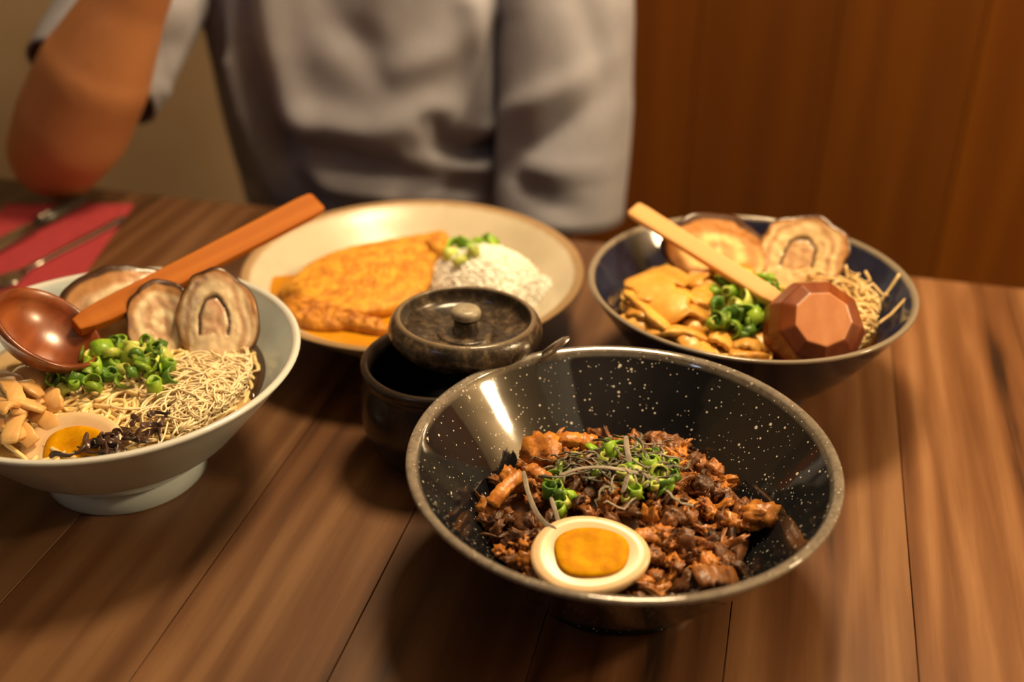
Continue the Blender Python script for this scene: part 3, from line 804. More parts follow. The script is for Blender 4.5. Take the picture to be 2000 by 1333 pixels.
def slab_strip(pts, w, th, n=1, twist=0.0, rough=0.0):
    """bent strip of rectangular section along pts"""
    mb = MB(); pts = [Vector(p) for p in pts]; k_ = len(pts); secs = []
    for i, p in enumerate(pts):
        t = (pts[min(i+1, k_-1)]-pts[max(i-1, 0)]).normalized()
        s = t.cross(Vector((0, 0, 1)))
        if s.length < 1e-4: s = Vector((1, 0, 0))
        s.normalize(); s = Quaternion(t, twist*i/k_+twist*0.3) @ s; u = s.cross(t)
        e = 0.8 if i in (0, k_-1) else 1.0
        if rough: e *= 1+rough*rnd(-1, 1)
        ww = w*e*(1+0.12*math.sin(i*2.1)); hh = th*e
        secs.append(len(mb.v))
        for cx, cy in ((1, 0.55), (0.8, 1), (-0.8, 1), (-1, 0.55), (-1, -0.55), (-0.8, -1), (0.8, -1), (1, -0.55)): mb.v.append(p+s*(ww*cx/2*(1+rough*rnd(-1, 1)))+u*(hh*cy/2*(1+rough*rnd(-1, 1))))
    for a, b_ in zip(secs, secs[1:]):
        for j in range(8): mb.f.append((a+j, a+(j+1) % 8, b_+(j+1) % 8, b_+j))
    mb.f.append(tuple(range(8))[::-1]); mb.f.append(tuple(secs[-1]+j for j in range(8)))
    return mb

# ------------------------------------------------------------------ left bowl: ramen
zb = 0.0605
disc('ramen_broth', LB, zb, interp(L_in, zb)+0.0004, M['broth'], 'golden brown pork broth filling the pale celadon bowl', 'broth', fn=lambda z: interp(L_in, z)+0.0004)
# the darker soy-oil tinted edge of the broth at the back right
def inL(p, m=0.006): return (Vector((p.x, p.y))-Vector((LB.x, LB.y))).length < interp(L_in, zb+0.004)-m
mb = MB(); n = 30; r1 = interp(L_in, zb)+0.0006
for i in range(n+1):
    a = math.radians(-12+105*i/n); w = 0.0165*math.sin(PI*i/n)**0.6*(1+0.2*math.sin(i*0.8))
    for rr, zz in ((r1, zb+0.0012), (r1-w, zb+0.0008), (r1-w, zb-0.001), (r1-0.001, zb-0.001)): mb.v.append(LB+Vector((rr*math.cos(a), rr*math.sin(a), zz)))
for i in range(n):
    for j in range(4): mb.f.append((i*4+j, i*4+(j+1) % 4, i*4+4+(j+1) % 4, i*4+4+j))
mb.f += [(0, 1, 2, 3), (n*4+3, n*4+2, n*4+1, n*4)]
single('garlic_oil', mb, M['soy_oil'], 'black garlic oil floating at the edge of the pork broth', 'oil')
nc = G(265, 760, 0.066)
def zL(p):
    d2 = (p.x-nc.x)**2+((p.y-nc.y)*1.0)**2
    return 0.0605+0.0055*math.exp(-d2/0.0022)
strand_pile('ramen_noodles', 'thin yellow ramen noodles heaped in the pale celadon bowl', 'noodles', 230, (px_pick([(220, 790, 130, 45, 2), (300, 700, 130, 40, 1.3), (150, 740, 90, 40, 0.7)], 0.064), inL), lambda p: zL(p)-0.003, 0.085, 0.00135, M['noodle'], 0.35, layer=0.006, base=((225, 790, 130, 50, 0.064), (270, 715, 110, 40, 0.064)))
strand_pile('shredded_leek', 'tangle of fine pale leek shreds beside the ramen green onions', 'leek', 460, (px_pick([(425, 765, 65, 45, 2), (360, 800, 60, 35, 1), (450, 745, 35, 35, 1)], 0.066), lambda p: inL(p, 0.010)), lambda p: zL(p)-0.002+0.004*math.exp(-((p.x-G(420, 770, 0.066).x)**2+(p.y-G(420, 770, 0.066).y)**2)/0.0012), 0.055, 0.00062, M['leek'], 0.45, layer=0.008, base=((420, 770, 78, 58, 0.066), (365, 805, 60, 32, 0.066)))
up0 = lambda az, el: Vector((math.cos(az)*math.cos(el), math.sin(az)*math.cos(el), math.sin(el)))
azA, azB, azC = math.radians(100), math.radians(68), math.radians(40)
def lean(az, el): return Vector((-math.sin(az), math.cos(az), 0))*-1, up0(az, el)
r_, u_ = lean(math.radians(118), math.radians(38)); chashu('wide dark-crusted pork slice leaning at the back of the pale celadon bowl', G(245, 612, 0.076), r_, u_, 0.041, 0.035, 1.3, arch=False, crust=0.36)
r_, u_ = lean(math.radians(102), math.radians(50)); chashu('pork slice between the crusted slice and the rolled slice in the pale bowl', G(318, 635, 0.078), r_, u_, 0.0215, 0.0280, 4.0, arch=False, crust=0.22)
r_, u_ = lean(math.radians(92), math.radians(55)); chashu('rolled pork slice with an arched dark slit in the pale celadon bowl', G(424, 620, 0.0830), r_, u_, 0.0240, 0.0305, 2.2, crust=0.10)
# egg
eP = G(138, 866, 0.0665)
egg_half('halved soft egg with orange yolk by the dark mushroom in the pale bowl', eP, (0.97, -0.10, 0.12), (0.08, -0.40, 0.91), 0.0290, 0.0205, 0.018, 0.0165, 0.0125, (0.002, -0.0020), 0.4)
# green onions
onions(62, px_pick([(250, 715, 75, 38, 2.2), (180, 745, 70, 30, 1.2), (120, 755, 40, 22, 0.6), (300, 740, 45, 40, 1)], 0.070), lambda p: zL(p)+0.002, 'green onion on ramen in the celadon bowl', 'green onion on the ramen', layer=0.010)
# bamboo shoots
for i, (x0, y0, x1, y1, zz) in enumerate(((-15, 735, 75, 790, 0.074), (20, 730, 100, 752, 0.073), (-10, 780, 95, 800, 0.078), (20, 860, 75, 770, 0.073), (60, 800, 110, 850, 0.069), (-15, 830, 35, 860, 0.072), (5, 745, 35, 810, 0.080), (80, 770, 118, 800, 0.070), (-10, 805, 40, 790, 0.083), (45, 745, 85, 775, 0.078), (20, 815, 60, 870, 0.069))):
    a, b_ = G(x0, y0, zz), G(x1, y1, zz-0.003)
    pts = [a.lerp(b_, t)+Vector((0, 0, 0.0035*math.sin(PI*t)))+Vector((0.002*math.sin(3*t+i), 0.002*math.cos(2*t+i), 0)) for t in [q/9 for q in range(10)]]
    single('bamboo_shoot', slab_strip(pts, 0.0095, 0.0030, twist=0.5*math.sin(i*2), rough=0.05), M['menma'], lb := 'tan bamboo shoot strip '+('touching the egg' if y1 >= 840 else 'lying on top of the bamboo pile' if zz >= 0.078 else 'leaning on the bamboo pile' if zz >= 0.073 else 'low in the broth')+' in celadon bowl', 'bamboo shoot', lb)
# wood ear
pk = px_pick([(262, 842, 28, 18, 1.4), (225, 862, 30, 12, 1), (285, 828, 14, 14, 0.6), (150, 882, 30, 5, 0.25)], 0.072)
for i in range(26):
    p = pk(); a = rnd(0, 6.28); pts = []
    for t in range(6):
        pts.append(p+Vector((math.cos(a)*0.0026*t, math.sin(a)*0.0026*t, 0.0015*math.sin(t*1.3+i)+0.0008*(i % 4)-0.002))); a += rnd(-0.7, 0.7)
    single('wood_ear_strip', slab_strip(pts, 0.0036, 0.0014, twist=rnd(-2, 2)), M['wood_ear'], lb := 'dark wood ear mushroom strip '+('touching the leek shreds' if p.x > G(255, 845, 0.072).x else 'lying close to the egg yolk' if p.x < G(200, 870, 0.072).x else 'midway between egg and leek shreds'), 'mushroom', lb, sub=1)

# ------------------------------------------------------------------ right bowl: orange soup
zr = 0.053
disc('orange_broth', RB, zr, interp(R_in, zr)+0.0004, M['curry_broth'], 'orange broth filling the navy bowl', 'broth', fn=lambda z: interp(R_in, z)+0.0004, amp=0.001)
def inR(p, m=0.005): return (Vector((p.x, p.y))-Vector((RB.x, RB.y))).length < interp(R_in, zr+0.006)-m
def zR(p):
    d2 = (p.x-RB.x+0.01)**2+(p.y-RB.y)**2
    return 0.0535+0.009*math.exp(-d2/0.0026)
strand_pile('soup_noodles', 'yellow noodles in orange broth in the navy bowl', 'noodles', 210, (px_pick([(1400, 670, 120, 28, 2), (1430, 600, 130, 50, 1.5), (1330, 590, 90, 50, 1)], 0.057), inR), lambda p: zR(p)-0.003, 0.080, 0.0015, M['ynoodle'], 0.35, layer=0.006)
strand_pile('bean_sprouts', 'thin pale sprouts heaped beside the carved ladle in the navy bowl', 'sprouts', 150, (px_pick([(1698, 625, 40, 50, 1), (1672, 590, 25, 30, 0.6), (1715, 660, 28, 25, 0.6)], 0.062), inR), lambda p: 0.056, 0.045, 0.0009, M['sprout'], 0.4, layer=0.016)
for i, (pxs, zs) in enumerate((([(1658, 565), (1655, 545), (1652, 518)], (0.066, 0.074, 0.082)), ([(1670, 562), (1700, 548), (1690, 530)], (0.068, 0.074, 0.078)), ([(1715, 595), (1738, 565), (1757, 535)], (0.062, 0.070, 0.079)), ([(1675, 575), (1705, 555), (1722, 575), (1735, 578)], (0.068, 0.074, 0.070, 0.067)), ([(1705, 640), (1740, 615), (1768, 585)], (0.062, 0.066, 0.072)))):
    mb = MB(); pp = [G(x, y, z) for (x, y), z in zip(pxs, zs)]
    pts = []
    for a, b_ in zip(pp, pp[1:]): pts += [a.lerp(b_, t) for t in (0, 0.33, 0.66)]
    pts.append(pp[-1]); mb.tube(pts, 0.0010, 6)
    single('bean_sprout', mb, M['sprout'], 'stray pale bean sprout sticking up from the sprouts in navy bowl', 'sprout', 'stray sprouts in the navy bowl')
r_, u_ = lean(math.radians(92), math.radians(46)); chashu('browned pork slice half hidden behind the pale ladle handle in navy bowl', G(1398, 488, 0.076), r_, u_, 0.0375, 0.027, 3.1, arch=False, warm=0.9, crust=0.45)
r_, u_ = lean(math.radians(66), math.radians(50)); chashu('rolled pork slice with dark slit leaning on the navy bowl rim', G(1566, 498, 0.076), r_, u_, 0.0325, 0.0290, 5.2, warm=0.5, crust=0.16)
for i, (x0, y0, x1, y1, zz, w) in enumerate(((1228, 612, 1300, 640, 0.066, 0.016), (1240, 545, 1330, 620, 0.074, 0.026), (1222, 570, 1310, 645, 0.070, 0.012), (1280, 525, 1345, 560, 0.076, 0.024), (1212, 618, 1258, 660, 0.062, 0.012), (1270, 650, 1380, 668, 0.064, 0.013), (1310, 610, 1385, 625, 0.068, 0.020), (1330, 640, 1400, 650, 0.063, 0.012), (1340, 540, 1430, 560, 0.072, 0.020), (1420, 690, 1500, 700, 0.060, 0.012), (1390, 535, 1470, 548, 0.070, 0.016), (1440, 672, 1480, 690, 0.062, 0.014), (1300, 575, 1360, 595, 0.072, 0.016), (1330, 690, 1400, 698, 0.058, 0.014), (1380, 660, 1440, 672, 0.063, 0.013), (1245, 590, 1290, 560, 0.072, 0.015), (1360, 590, 1400, 570, 0.071, 0.015), (1470, 650, 1500, 690, 0.061, 0.012), (1345, 560, 1400, 530, 0.073, 0.018), (1225, 590, 1255, 618, 0.066, 0.012), (1320, 655, 1360, 690, 0.062, 0.012))):
    a, b_ = G(x0, y0, zz), G(x1, y1, zz-0.003)
    pts = [a.lerp(b_, t)+Vector((0, 0, 0.003*math.sin(PI*t)+0.001*math.sin(5*t+i)))+Vector((0.002*math.sin(3*t+i), 0.002*math.cos(2*t+i), 0)) for t in [q/9 for q in range(10)]]
    single('yellow_bamboo_shoot', slab_strip(pts, w*0.95, 0.0042, twist=0.5*math.sin(i*2), rough=0.10), M['ymenma'], lb := ('broad' if w >= 0.018 else 'medium-wide' if w >= 0.014 else 'narrow')+' yellow bamboo shoot '+('among the soup noodles' if y0 >= 640 else 'touching the green onions' if x1 >= 1355 else 'against the navy wall' if x0 < 1240 else 'amid the bamboo pile'), 'bamboo shoot', lb)
onions(70, px_pick([(1450, 575, 62, 26, 2), (1440, 625, 52, 28, 1.3), (1490, 600, 38, 40, 1)], 0.068), lambda p: zR(p)+0.004, 'green onion on the orange soup', 'green onion on the orange soup', wts=(0.55, 0.2, 0.25), sc=(0.9, 1.35), layer=0.009)

# ------------------------------------------------------------------ plate: curry, cutlet, rice
def blob_from_outline(pix, z, h, n=72, rings=14, amp=0.0, fs=200, seed=0, under=None, edge_pow=0.5, tilt=None):
    P = [G(x, y, z) for x, y in pix]; k_ = len(P)
    cx = sum((p for p in P), Vector((0, 0, 0)))/k_
    # closed Catmull-Rom outline
    ol = []
    per = max(2, n//k_)
    for i in range(k_):
        p0, p1, p2, p3 = P[i-1], P[i], P[(i+1) % k_], P[(i+2) % k_]
        for j in range(per):
            t = j/per
            ol.append(0.5*((2*p1)+(p2-p0)*t+(2*p0-5*p1+4*p2-p3)*t*t+(3*p1-p0-3*p2+p3)*t**3))
    n = len(ol); mb = MB(); rows = [[0]]; mb.v.append(cx+Vector((0, 0, h+amp*nz(cx, fs, seed))))
    for i in range(1, rings+1):
        t = i/rings; row = []
        for p in ol:
            q = cx.lerp(p, t); zz = h*(1-t**3.2)**edge_pow
            d = amp*nz(q, fs, seed)+amp*0.6*nz(q, fs*2.4, seed+3)
            row.append(len(mb.v)); mb.v.append(Vector((q.x, q.y, z+zz+d+(tilt(q) if tilt else 0))))
        rows.append(row)
    row = []
    for p in ol:
        q = cx.lerp(p, 0.97); zz = (under(q) if under else z-0.004); row.append(len(mb.v)); mb.v.append(Vector((q.x, q.y, min(zz, z-0.0005))))
    rows.append(row)
    for A_, B_ in zip(rows, rows[1:]):
        for j in range(n):
            j2 = (j+1) % n
            if len(A_) == 1: mb.f.append((A_[0], B_[j], B_[j2]))
            else: mb.f.append((A_[j], B_[j], B_[j2], A_[j2]))
    mb.f.append(tuple(rows[-1])[::-1])
    return mb
zc = 0.0395
def ring_px(a0, a1, k_, r):   # points on the plate wall at the curry level
    return [PL+Vector((r*math.cos(math.radians(a0+(a1-a0)*i/k_)), r*math.sin(math.radians(a0+(a1-a0)*i/k_)), zc)) for i in range(k_+1)]
rc = 0.1037
curry_ol = ring_px(178, 300, 26, rc)+[PL+Vector(p) for p in ((0.030, -0.050, zc), (0.010, -0.020, zc), (-0.030, 0.0, zc), (-0.070, 0.012, zc))]
mb = MB(); n = len(curry_ol); cc = sum(curry_ol, Vector((0, 0, 0)))/n
for t in (1.0, 0.985):
    for p in curry_ol: q = cc.lerp(p, t); mb.v.append(Vector((q.x, q.y, zc if t < 1 else zc-0.0004)))
for p in curry_ol: q = cc.lerp(p, 0.97); mb.v.append(Vector((q.x, q.y, min(plate_z(q)+0.0008, zc-0.0008))))
mb.f.append(tuple(range(n, 2*n)))
for i in range(n):
    j = (i+1) % n; mb.f.append((i, j, n+j, n+i)); mb.f.append((2*n+i, 2*n+j, j, i))
mb.f.append(tuple(range(2*n, 3*n))[::-1])
single('curry_sauce', mb, M['curry'], 'smooth golden curry sauce pooled in the cream dish', 'curry', smooth=False)
cut = thing('fried_cutlet', 'large golden breaded cutlet lying on curry beside the rice', 'cutlet', G(700, 560, 0.030))
mb = blob_from_outline([(540, 572), (575, 535), (620, 505), (690, 484), (765, 474), (835, 466), (868, 462), (872, 478), (852, 512), (845, 545), (820, 580), (770, 603), (700, 612), (630, 606), (575, 600)], 0.0455, 0.006, 150, 44, 0.0013, 330, 2, under=lambda q: 0.039, edge_pow=0.45, tilt=lambda q: 0.05*(q.x-G(700, 560, 0.04).x)+0.012*(q.y-0.75))
part('crust', mb, M['cutlet'], cut)
for i, (ol, lab) in enumerate((([(548, 590), (590, 580), (640, 595), (690, 618), (670, 640), (610, 640), (570, 625)], 'small craggy fried piece at the end of the large cutlet'), ([(620, 612), (660, 606), (705, 622), (750, 636), (768, 648), (735, 650), (690, 642), (640, 634)], 'thin fried strip in the curry below the large cutlet'), ([(832, 474), (855, 462), (876, 466), (868, 484), (845, 490)], 'small fried nub at the tip of cutlet by the rice'))):
    mb = blob_from_outline(ol, 0.0425 if i < 2 else 0.053, 0.006, 72, 18, 0.0018, 300, i+5, under=lambda q: 0.039 if i < 2 else 0.047)
    single('fried_piece', mb, M['cutlet_dark'] if i < 2 else M['cutlet'], lab, 'fried piece')
# rice
rcn = G(945, 572, 0.03); RR = (0.047, 0.042)
def rice_z(x, y):
    u, v_ = x/RR[0], y/RR[1]; t = u*u+v_*v_
    return 0.0125+0.0520*math.sqrt(max(0, 1-t))**1.15
mb = MB(); n = 60; rows = [[0]]; mb.v.append(Vector((rcn.x, rcn.y, rice_z(0, 0))))
for i in range(1, 17):
    t = math.sin(i/16*PI/2); row = []
    for j in range(n):
        a = 2*PI*j/n; w = 1+0.05*math.sin(3*a)+0.04*math.sin(5*a+1); x, y = RR[0]*t*math.cos(a), RR[1]*t*math.sin(a)
        p = Vector((rcn.x+x*w, rcn.y+y*w, rice_z(x, y))); p.z = max(p.z+0.0012*nz(p, 160), plate_z(p)+0.0006); row.append(len(mb.v)); mb.v.append(p)
    rows.append(row)
for A_, B_ in zip(rows, rows[1:]):
    for j in range(n):
        j2 = (j+1) % n
        mb.f.append((A_[0], B_[j], B_[j2]) if len(A_) == 1 else (A_[j], B_[j], B_[j2], A_[j2]))
mb.f.append(tuple(rows[-1])[::-1])
def grain(mb, p, rot, l, r):
    m_ = rot.to_matrix(); o = len(mb.v)
    for x, s in ((-1, 0), (-0.6, 0.85), (0.4, 1.0), (0.85, 0.6), (1, 0)):
        if s == 0: mb.v.append(p+m_ @ Vector((x*l, 0, 0)))
        else:
            for j in range(5): a = 2*PI*j/5; mb.v.append(p+m_ @ Vector((x*l, s*r*math.cos(a), s*r*math.sin(a))))
    for j in range(5):
        j2 = (j+1) % 5
        mb.f += [(o, o+1+j, o+1+j2), (o+1+j, o+6+j, o+6+j2, o+1+j2), (o+6+j, o+11+j, o+11+j2, o+6+j2), (o+11+j, o+16, o+11+j2)]
from mathutils import Euler
for i in range(2600):
    t = math.sqrt(random.random())*0.985; a = rnd(0, 2*PI); w = 1+0.05*math.sin(3*a)+0.04*math.sin(5*a+1)
    x, y = RR[0]*t*math.cos(a), RR[1]*t*math.sin(a)
    p = Vector((rcn.x+x*w, rcn.y+y*w, rice_z(x, y)+rnd(-0.0004, 0.0009))); p.z = max(p.z, plate_z(p)+0.001)
    grain(mb, p, Euler((rnd(0, 6), rnd(-0.5, 0.5), rnd(0, 6))), rnd(0.0023, 0.0032), rnd(0.0008, 0.0011))
single('steamed_rice', mb, M['rice'], 'mound of white steamed rice on the cream dish', 'rice', kind='stuff')
for i, (x, y, key, v_, s) in enumerate(((898, 500, 'green', 2, 1.5), (940, 484, 'green', 0, 1.35), (885, 484, 'lime', 4, 1.2), (905, 474, 'lime', 1, 1.1), (925, 520, 'lime', 4, 1.2), (898, 525, 'lime', 0, 1.0), (955, 490, 'green', 3, 1.1), (912, 494, 'green', 5, 1.1), (880, 505, 'lime', 3, 1.0), (925, 478, 'dgreen', 4, 1.0))):
    p = G(x, y, 0.055); xx, yy = p.x-rcn.x, p.y-rcn.y
    o = obj('green_onion_piece', ONION[key][v_], loc=(p.x, p.y, rice_z(xx, yy)+0.0028), rot=(rnd(0.2, 0.9), rnd(-0.4, 0.4), rnd(0, 6)))
    s *= 1.15; o.scale = (s, s, s); tag(o, 'chopped green onion piece sprinkled on the white rice', 'green onion', 'green onions on the rice')

# ------------------------------------------------------------------ front bowl: braised meat
hc = FB+Vector((0.004, 0.006, 0))
def zF(p):
    d2 = ((p.x-hc.x)/0.050)**2+((p.y-hc.y)/0.046)**2
    return 0.0355+0.0235*math.exp(-d2*0.9)
rF = 0.0685
mb = MB(); n = 72; rows = [[0]]; mb.v.append(Vector((FB.x, FB.y, zF(FB))))
for i in range(1, 21):
    t = i/20; row = []
    for j in range(n):
        a = 2*PI*j/n; p = FB+Vector((rF*t*math.cos(a), rF*t*math.sin(a), 0)); p.z = zF(p)-0.003+0.0025*nz(p, 150)*(1-t**6); row.append(len(mb.v)); mb.v.append(p)
    rows.append(row)
row = []
for j in range(n):
    a = 2*PI*j/n; row.append(len(mb.v)); mb.v.append(FB+Vector((0.05*math.cos(a), 0.05*math.sin(a), 0.0195)))
rows.append(row)
for A_, B_ in zip(rows, rows[1:]):
    for j in range(n):
        j2 = (j+1) % n
        mb.f.append((A_[0], B_[j], B_[j2]) if len(A_) == 1 else (A_[j], B_[j], B_[j2], A_[j2]))
mb.f.append(tuple(rows[-1])[::-1])
single('minced_meat', mb, M['dmeat'], 'dark sauced mince under the meat pieces in the speckled bowl', 'mince', kind='stuff')
epF = G(1153, 1080, 0.0530)
cnt = 0
tries = 0
while cnt < 280 and tries < 4000:
    tries += 1
    a, r = rnd(0, 2*PI), rF*1.02*math.sqrt(random.random())
    p = FB+Vector((r*math.cos(a), r*math.sin(a), 0))
    if ((p.x-epF.x)/0.026)**2+((p.y-epF.y)/0.020)**2 < 1: continue
    left = p.x < FB.x-0.02
    key = random.choices(('meat', 'dmeat', 'omeat'), (0.45, 0.25, 0.30) if not left else (0.35, 0.40, 0.25))[0]
    vi = random.randrange(6)
    o = obj('meat_piece', CHK[key][vi], loc=(p.x, p.y, zF(p)+rnd(-0.001, 0.004)), rot=(rnd(-0.9, 0.9), rnd(-0.9, 0.9), rnd(0, 6.28)))
    s = rnd(0.65, 1.15); o.scale = (s, s, s)
    colw = {'meat': 'brown', 'dmeat': 'dark', 'omeat': 'orange-brown'}[key]
    shp = ('plump', 'narrow', 'chunky', 'small', 'stringy', 'flat')[vi]
    d_egg = math.hypot(p.x-epF.x, p.y-epF.y); d_top = math.hypot(p.x-hc.x, p.y-hc.y)
    where = 'beside the egg' if d_egg < 0.040 else 'under the nori and green onions' if d_top < 0.030 else 'against the wall' if r > rF*0.86 else 'on the slope of the heap'
    tag(o, f'{shp} {colw} meat shred {where} in the speckled bowl', 'meat', f'{shp} {colw} meat shreds {where}')
    cnt += 1
def big_strip(px0, px1, z0, z1, w, th, lab, key='omeat', seed=0):
    a, b_ = G(*px0, z0), G(*px1, z1); L = (b_-a).length
    pts = [a.lerp(b_, t)+Vector((0.0012*math.sin(4*t+seed), 0.0012*math.cos(3*t+seed), 0.001*math.sin(5*t))) for t in [q/15 for q in range(16)]]
    mb = slab_strip(pts, w*0.92, th*0.92, twist=0.4, rough=0.10)
    single('meat_strip', mb, M[key], lab, 'meat')
big_strip((1085, 862), (1172, 858), 0.062, 0.062, 0.0085, 0.006, 'thick orange meat strip at the back of the speckled bowl heap', seed=1)
mbk = chunk_mb(31, 3, 0.0105, 0.0095, 0.0085, 0.55, 2.0); pk_ = G(1063, 880, 0.058); mbk.v = [p+pk_ for p in mbk.v]
single('meat_chunk', mbk, M['omeat'], 'ragged orange meat chunk touching the thick strip in speckled bowl', 'meat')
big_strip((955, 985), (1022, 925), 0.048, 0.055, 0.0080, 0.0055, 'long slanting meat stick on the open side of the heap in speckled bowl', seed=2)
big_strip((1032, 912), (1075, 940), 0.058, 0.060, 0.0075, 0.0045, 'short meat strip beside the long grey nori thread', seed=3)
mbk = chunk_mb(47, 3, 0.0100, 0.0085, 0.0080, 0.6, 2.1); pk_ = G(1480, 1008, 0.0465); mbk.v = [p+pk_ for p in mbk.v]
single('meat_chunk', mbk, M['omeat'], 'lone ragged meat chunk set apart against the dark speckled wall', 'meat')
big_strip((1238, 1055), (1290, 1045), 0.052, 0.053, 0.008, 0.004, 'flat meat strip just behind the egg in speckled bowl', seed=5)
big_strip((1360, 1135), (1440, 1120), 0.046, 0.044, 0.012, 0.004, 'broad flat meat piece at the bowl wall near the egg', 'meat', seed=6)
egg_half('halved soft egg with a jammy yolk in the black speckled bowl', epF, (0.99, -0.02, 0.03), (0.0, -0.28, 0.96), 0.0292, 0.0222, 0.019, 0.0180, 0.0140, (0.0005, 0.0004), 0.45)
onions(64, px_pick([(1205, 905, 120, 38, 2), (1290, 925, 35, 38, 1), (1095, 945, 25, 30, 0.6), (1250, 950, 60, 22, 0.7)], 0.063), lambda p: zF(p)+0.0035, 'green onion under the nori', 'green onion under the nori', wts=(0.5, 0.28, 0.22), sc=(0.65, 1.0), layer=0.005)
pk = px_pick([(1195, 900, 115, 36, 2), (1230, 930, 90, 38, 1)], 0.066)
def nori(pts, w, key, lab, grp): single('nori_thread', slab_strip(pts, w, 0.0006, twist=rnd(-1.5, 1.5)), M[key], lab, 'nori', grp)
for i in range(80):
    p = pk(); a = rnd(0, 6.28); pts = []; z0 = zF(p)+rnd(0.008, 0.0125); cv = rnd(-0.16, 0.16)
    for t in range(9):
        q = p+Vector((math.cos(a)*0.0021*t, math.sin(a)*0.0021*t, 0)); pts.append(Vector((q.x, q.y, z0-0.4*(max(0, zF(p)-zF(q)))+0.0010*math.sin(t*0.9+i)))); a += cv+rnd(-0.2, 0.2)
    key = 'nori_grey' if i % 5 < 2 else 'nori'
    nori(pts, rnd(0.0010, 0.0016), key, {'nori': 'dark nori thread on top of the braised meat heap', 'nori_grey': 'greyish nori thread on top of the braised meat heap'}[key], {'nori': 'dark nori threads', 'nori_grey': 'greyish nori threads'}[key])
def path_px(pl):
    pp = [G(x, y, z) for x, y, z in pl]; pts = []
    for i, (a, b_) in enumerate(zip(pp, pp[1:])): pts += [a.lerp(b_, t) for t in (0, 0.5)]
    return pts+[pp[-1]]
single('nori_thread', slab_strip(path_px([(1022, 918, 0.062), (1030, 960, 0.060), (1045, 1000, 0.058), (1065, 1025, 0.057), (1088, 1036, 0.056)]), 0.0026, 0.0007, twist=0.8), M['nori_grey'], 'long grey nori thread hanging from the heap down to the egg', 'nori', sub=1)
single('nori_thread', slab_strip(path_px([(1075, 970, 0.060), (1085, 1000, 0.058), (1095, 1035, 0.056)]), 0.0024, 0.0007, twist=0.6), M['nori_grey'], 'short grey nori thread beside the long one above the egg', 'nori', sub=1)
single('nori_thread', slab_strip(path_px([(1222, 850, 0.074), (1224, 875, 0.073), (1230, 905, 0.071), (1222, 945, 0.068), (1215, 965, 0.065)]), 0.0030, 0.0007, twist=0.5), M['nori_grey'], 'wide pale nori thread running down the middle of heap', 'nori', sub=1)
single('nori_thread', slab_strip(path_px([(1090, 930, 0.066), (1130, 915, 0.069), (1180, 912, 0.071), (1250, 925, 0.070), (1290, 940, 0.067)]), 0.0020, 0.0007, twist=0.5), M['nori_grey'], 'long pale nori thread running across the heap', 'nori', sub=1)

# ------------------------------------------------------------------ person
C0 = Vector((-0.158, 1.165, 0)); FD = -EY
def W(a, b_, z): return C0 + EX*a + FD*b_ + Vector((0, 0, z))
person = thing('person', 'person in a grey short-sleeved t-shirt with one elbow on the table', 'person', (C0.x, C0.y, FLZ))
def skinned(name, verts, edges, mat, parent, sub=2, root=0):
    org = Vector((0, 0, 0)); p = parent
    while p: org = org+Vector(p.location); p = p.parent
    me = bpy.data.meshes.new(name); me.from_pydata([tuple(Vector(v_[0])-org) for v_ in verts], edges, [])
    me.materials.append(mat)
    o = obj(name, me, parent)
    md = o.modifiers.new('skin', 'SKIN'); md.use_smooth_shade = True
    sv = me.skin_vertices[0].data
    for i, v_ in enumerate(verts):
        r = v_[1]; sv[i].radius = r if hasattr(r, '__len__') else (r, r); sv[i].use_root = (i == root)
    s = o.modifiers.new('sub', 'SUBSURF'); s.levels = sub; s.render_levels = sub
    return o
EL = Vector((-0.413, 0.985, 0.0465)); WR = Vector((-0.283, 0.957, 0.240))
V, Ed = [], []
def chain(start, lst):
    prev = start
    for p, r in lst:
        V.append((p, r)); i = len(V)-1
        if prev is not None: Ed.append((prev, i))
        prev = i
    return prev
pel = chain(None, [(W(0, -0.15, -0.20), (0.13, 0.10))])
che = chain(pel, [(W(0, -0.10, -0.07), (0.115, 0.085)), (W(0, -0.04, 0.08), (0.125, 0.09)), (W(0, -0.02, 0.20), (0.11, 0.08))])
nek = chain(che, [(W(0, 0.0, 0.275), 0.058), (W(0, 0.015, 0.335), 0.052)])
chain(nek, [(W(0, 0.022, 0.375), 0.050)])
# arm with the elbow on the table
fdv = WR-EL
e1_ = chain(che, [(W(-0.13, -0.01, 0.235), 0.055), (W(-0.175, 0.0, 0.215), 0.056)])
sh = V[e1_][0]
el = chain(e1_, [(sh.lerp(EL, 0.5), 0.050), (sh.lerp(EL, 0.85), 0.046), (EL+Vector((0.0, 0.008, 0.0)), 0.050)])
wr = chain(el, [(EL+fdv*0.16+Vector((0.004, -0.004, 0)), 0.056), (EL+fdv*0.40+Vector((0.002, -0.004, 0)), 0.054), (EL+fdv*0.72, 0.037), (WR, 0.0275)])
def hand(w, d, side, n, curl):
    """w index of the wrist, d hand direction, side towards the thumb, n palm normal"""
    P0 = V[w][0]; d, side, n = Vector(d).normalized(), Vector(side).normalized(), Vector(n).normalized()
    pm = chain(w, [(P0+d*0.035, (0.030, 0.018)), (P0+d*0.068, (0.034, 0.015))])
    for k_, (off, L) in enumerate(((0.030, 0.072), (0.010, 0.080), (-0.010, 0.074), (-0.029, 0.058))):
        b0 = P0+d*0.088+side*off; a = 0.0; p = b0; lst = [(b0, 0.0095)]
        for sg, r in ((0.42, 0.0092), (0.33, 0.0086), (0.25, 0.0072)):
            a += curl; p = p+(d*math.cos(a)+n*math.sin(a))*(L*sg); lst.append((p, r))
        chain(pm, lst)
    t0 = P0+d*0.030+side*0.036
    chain(pm-1, [(t0, 0.013), (t0+(d*0.7+side*0.6+n*0.25).normalized()*0.032, 0.0105), (t0+(d*0.85+side*0.5+n*0.4).normalized()*0.058, 0.0088)])
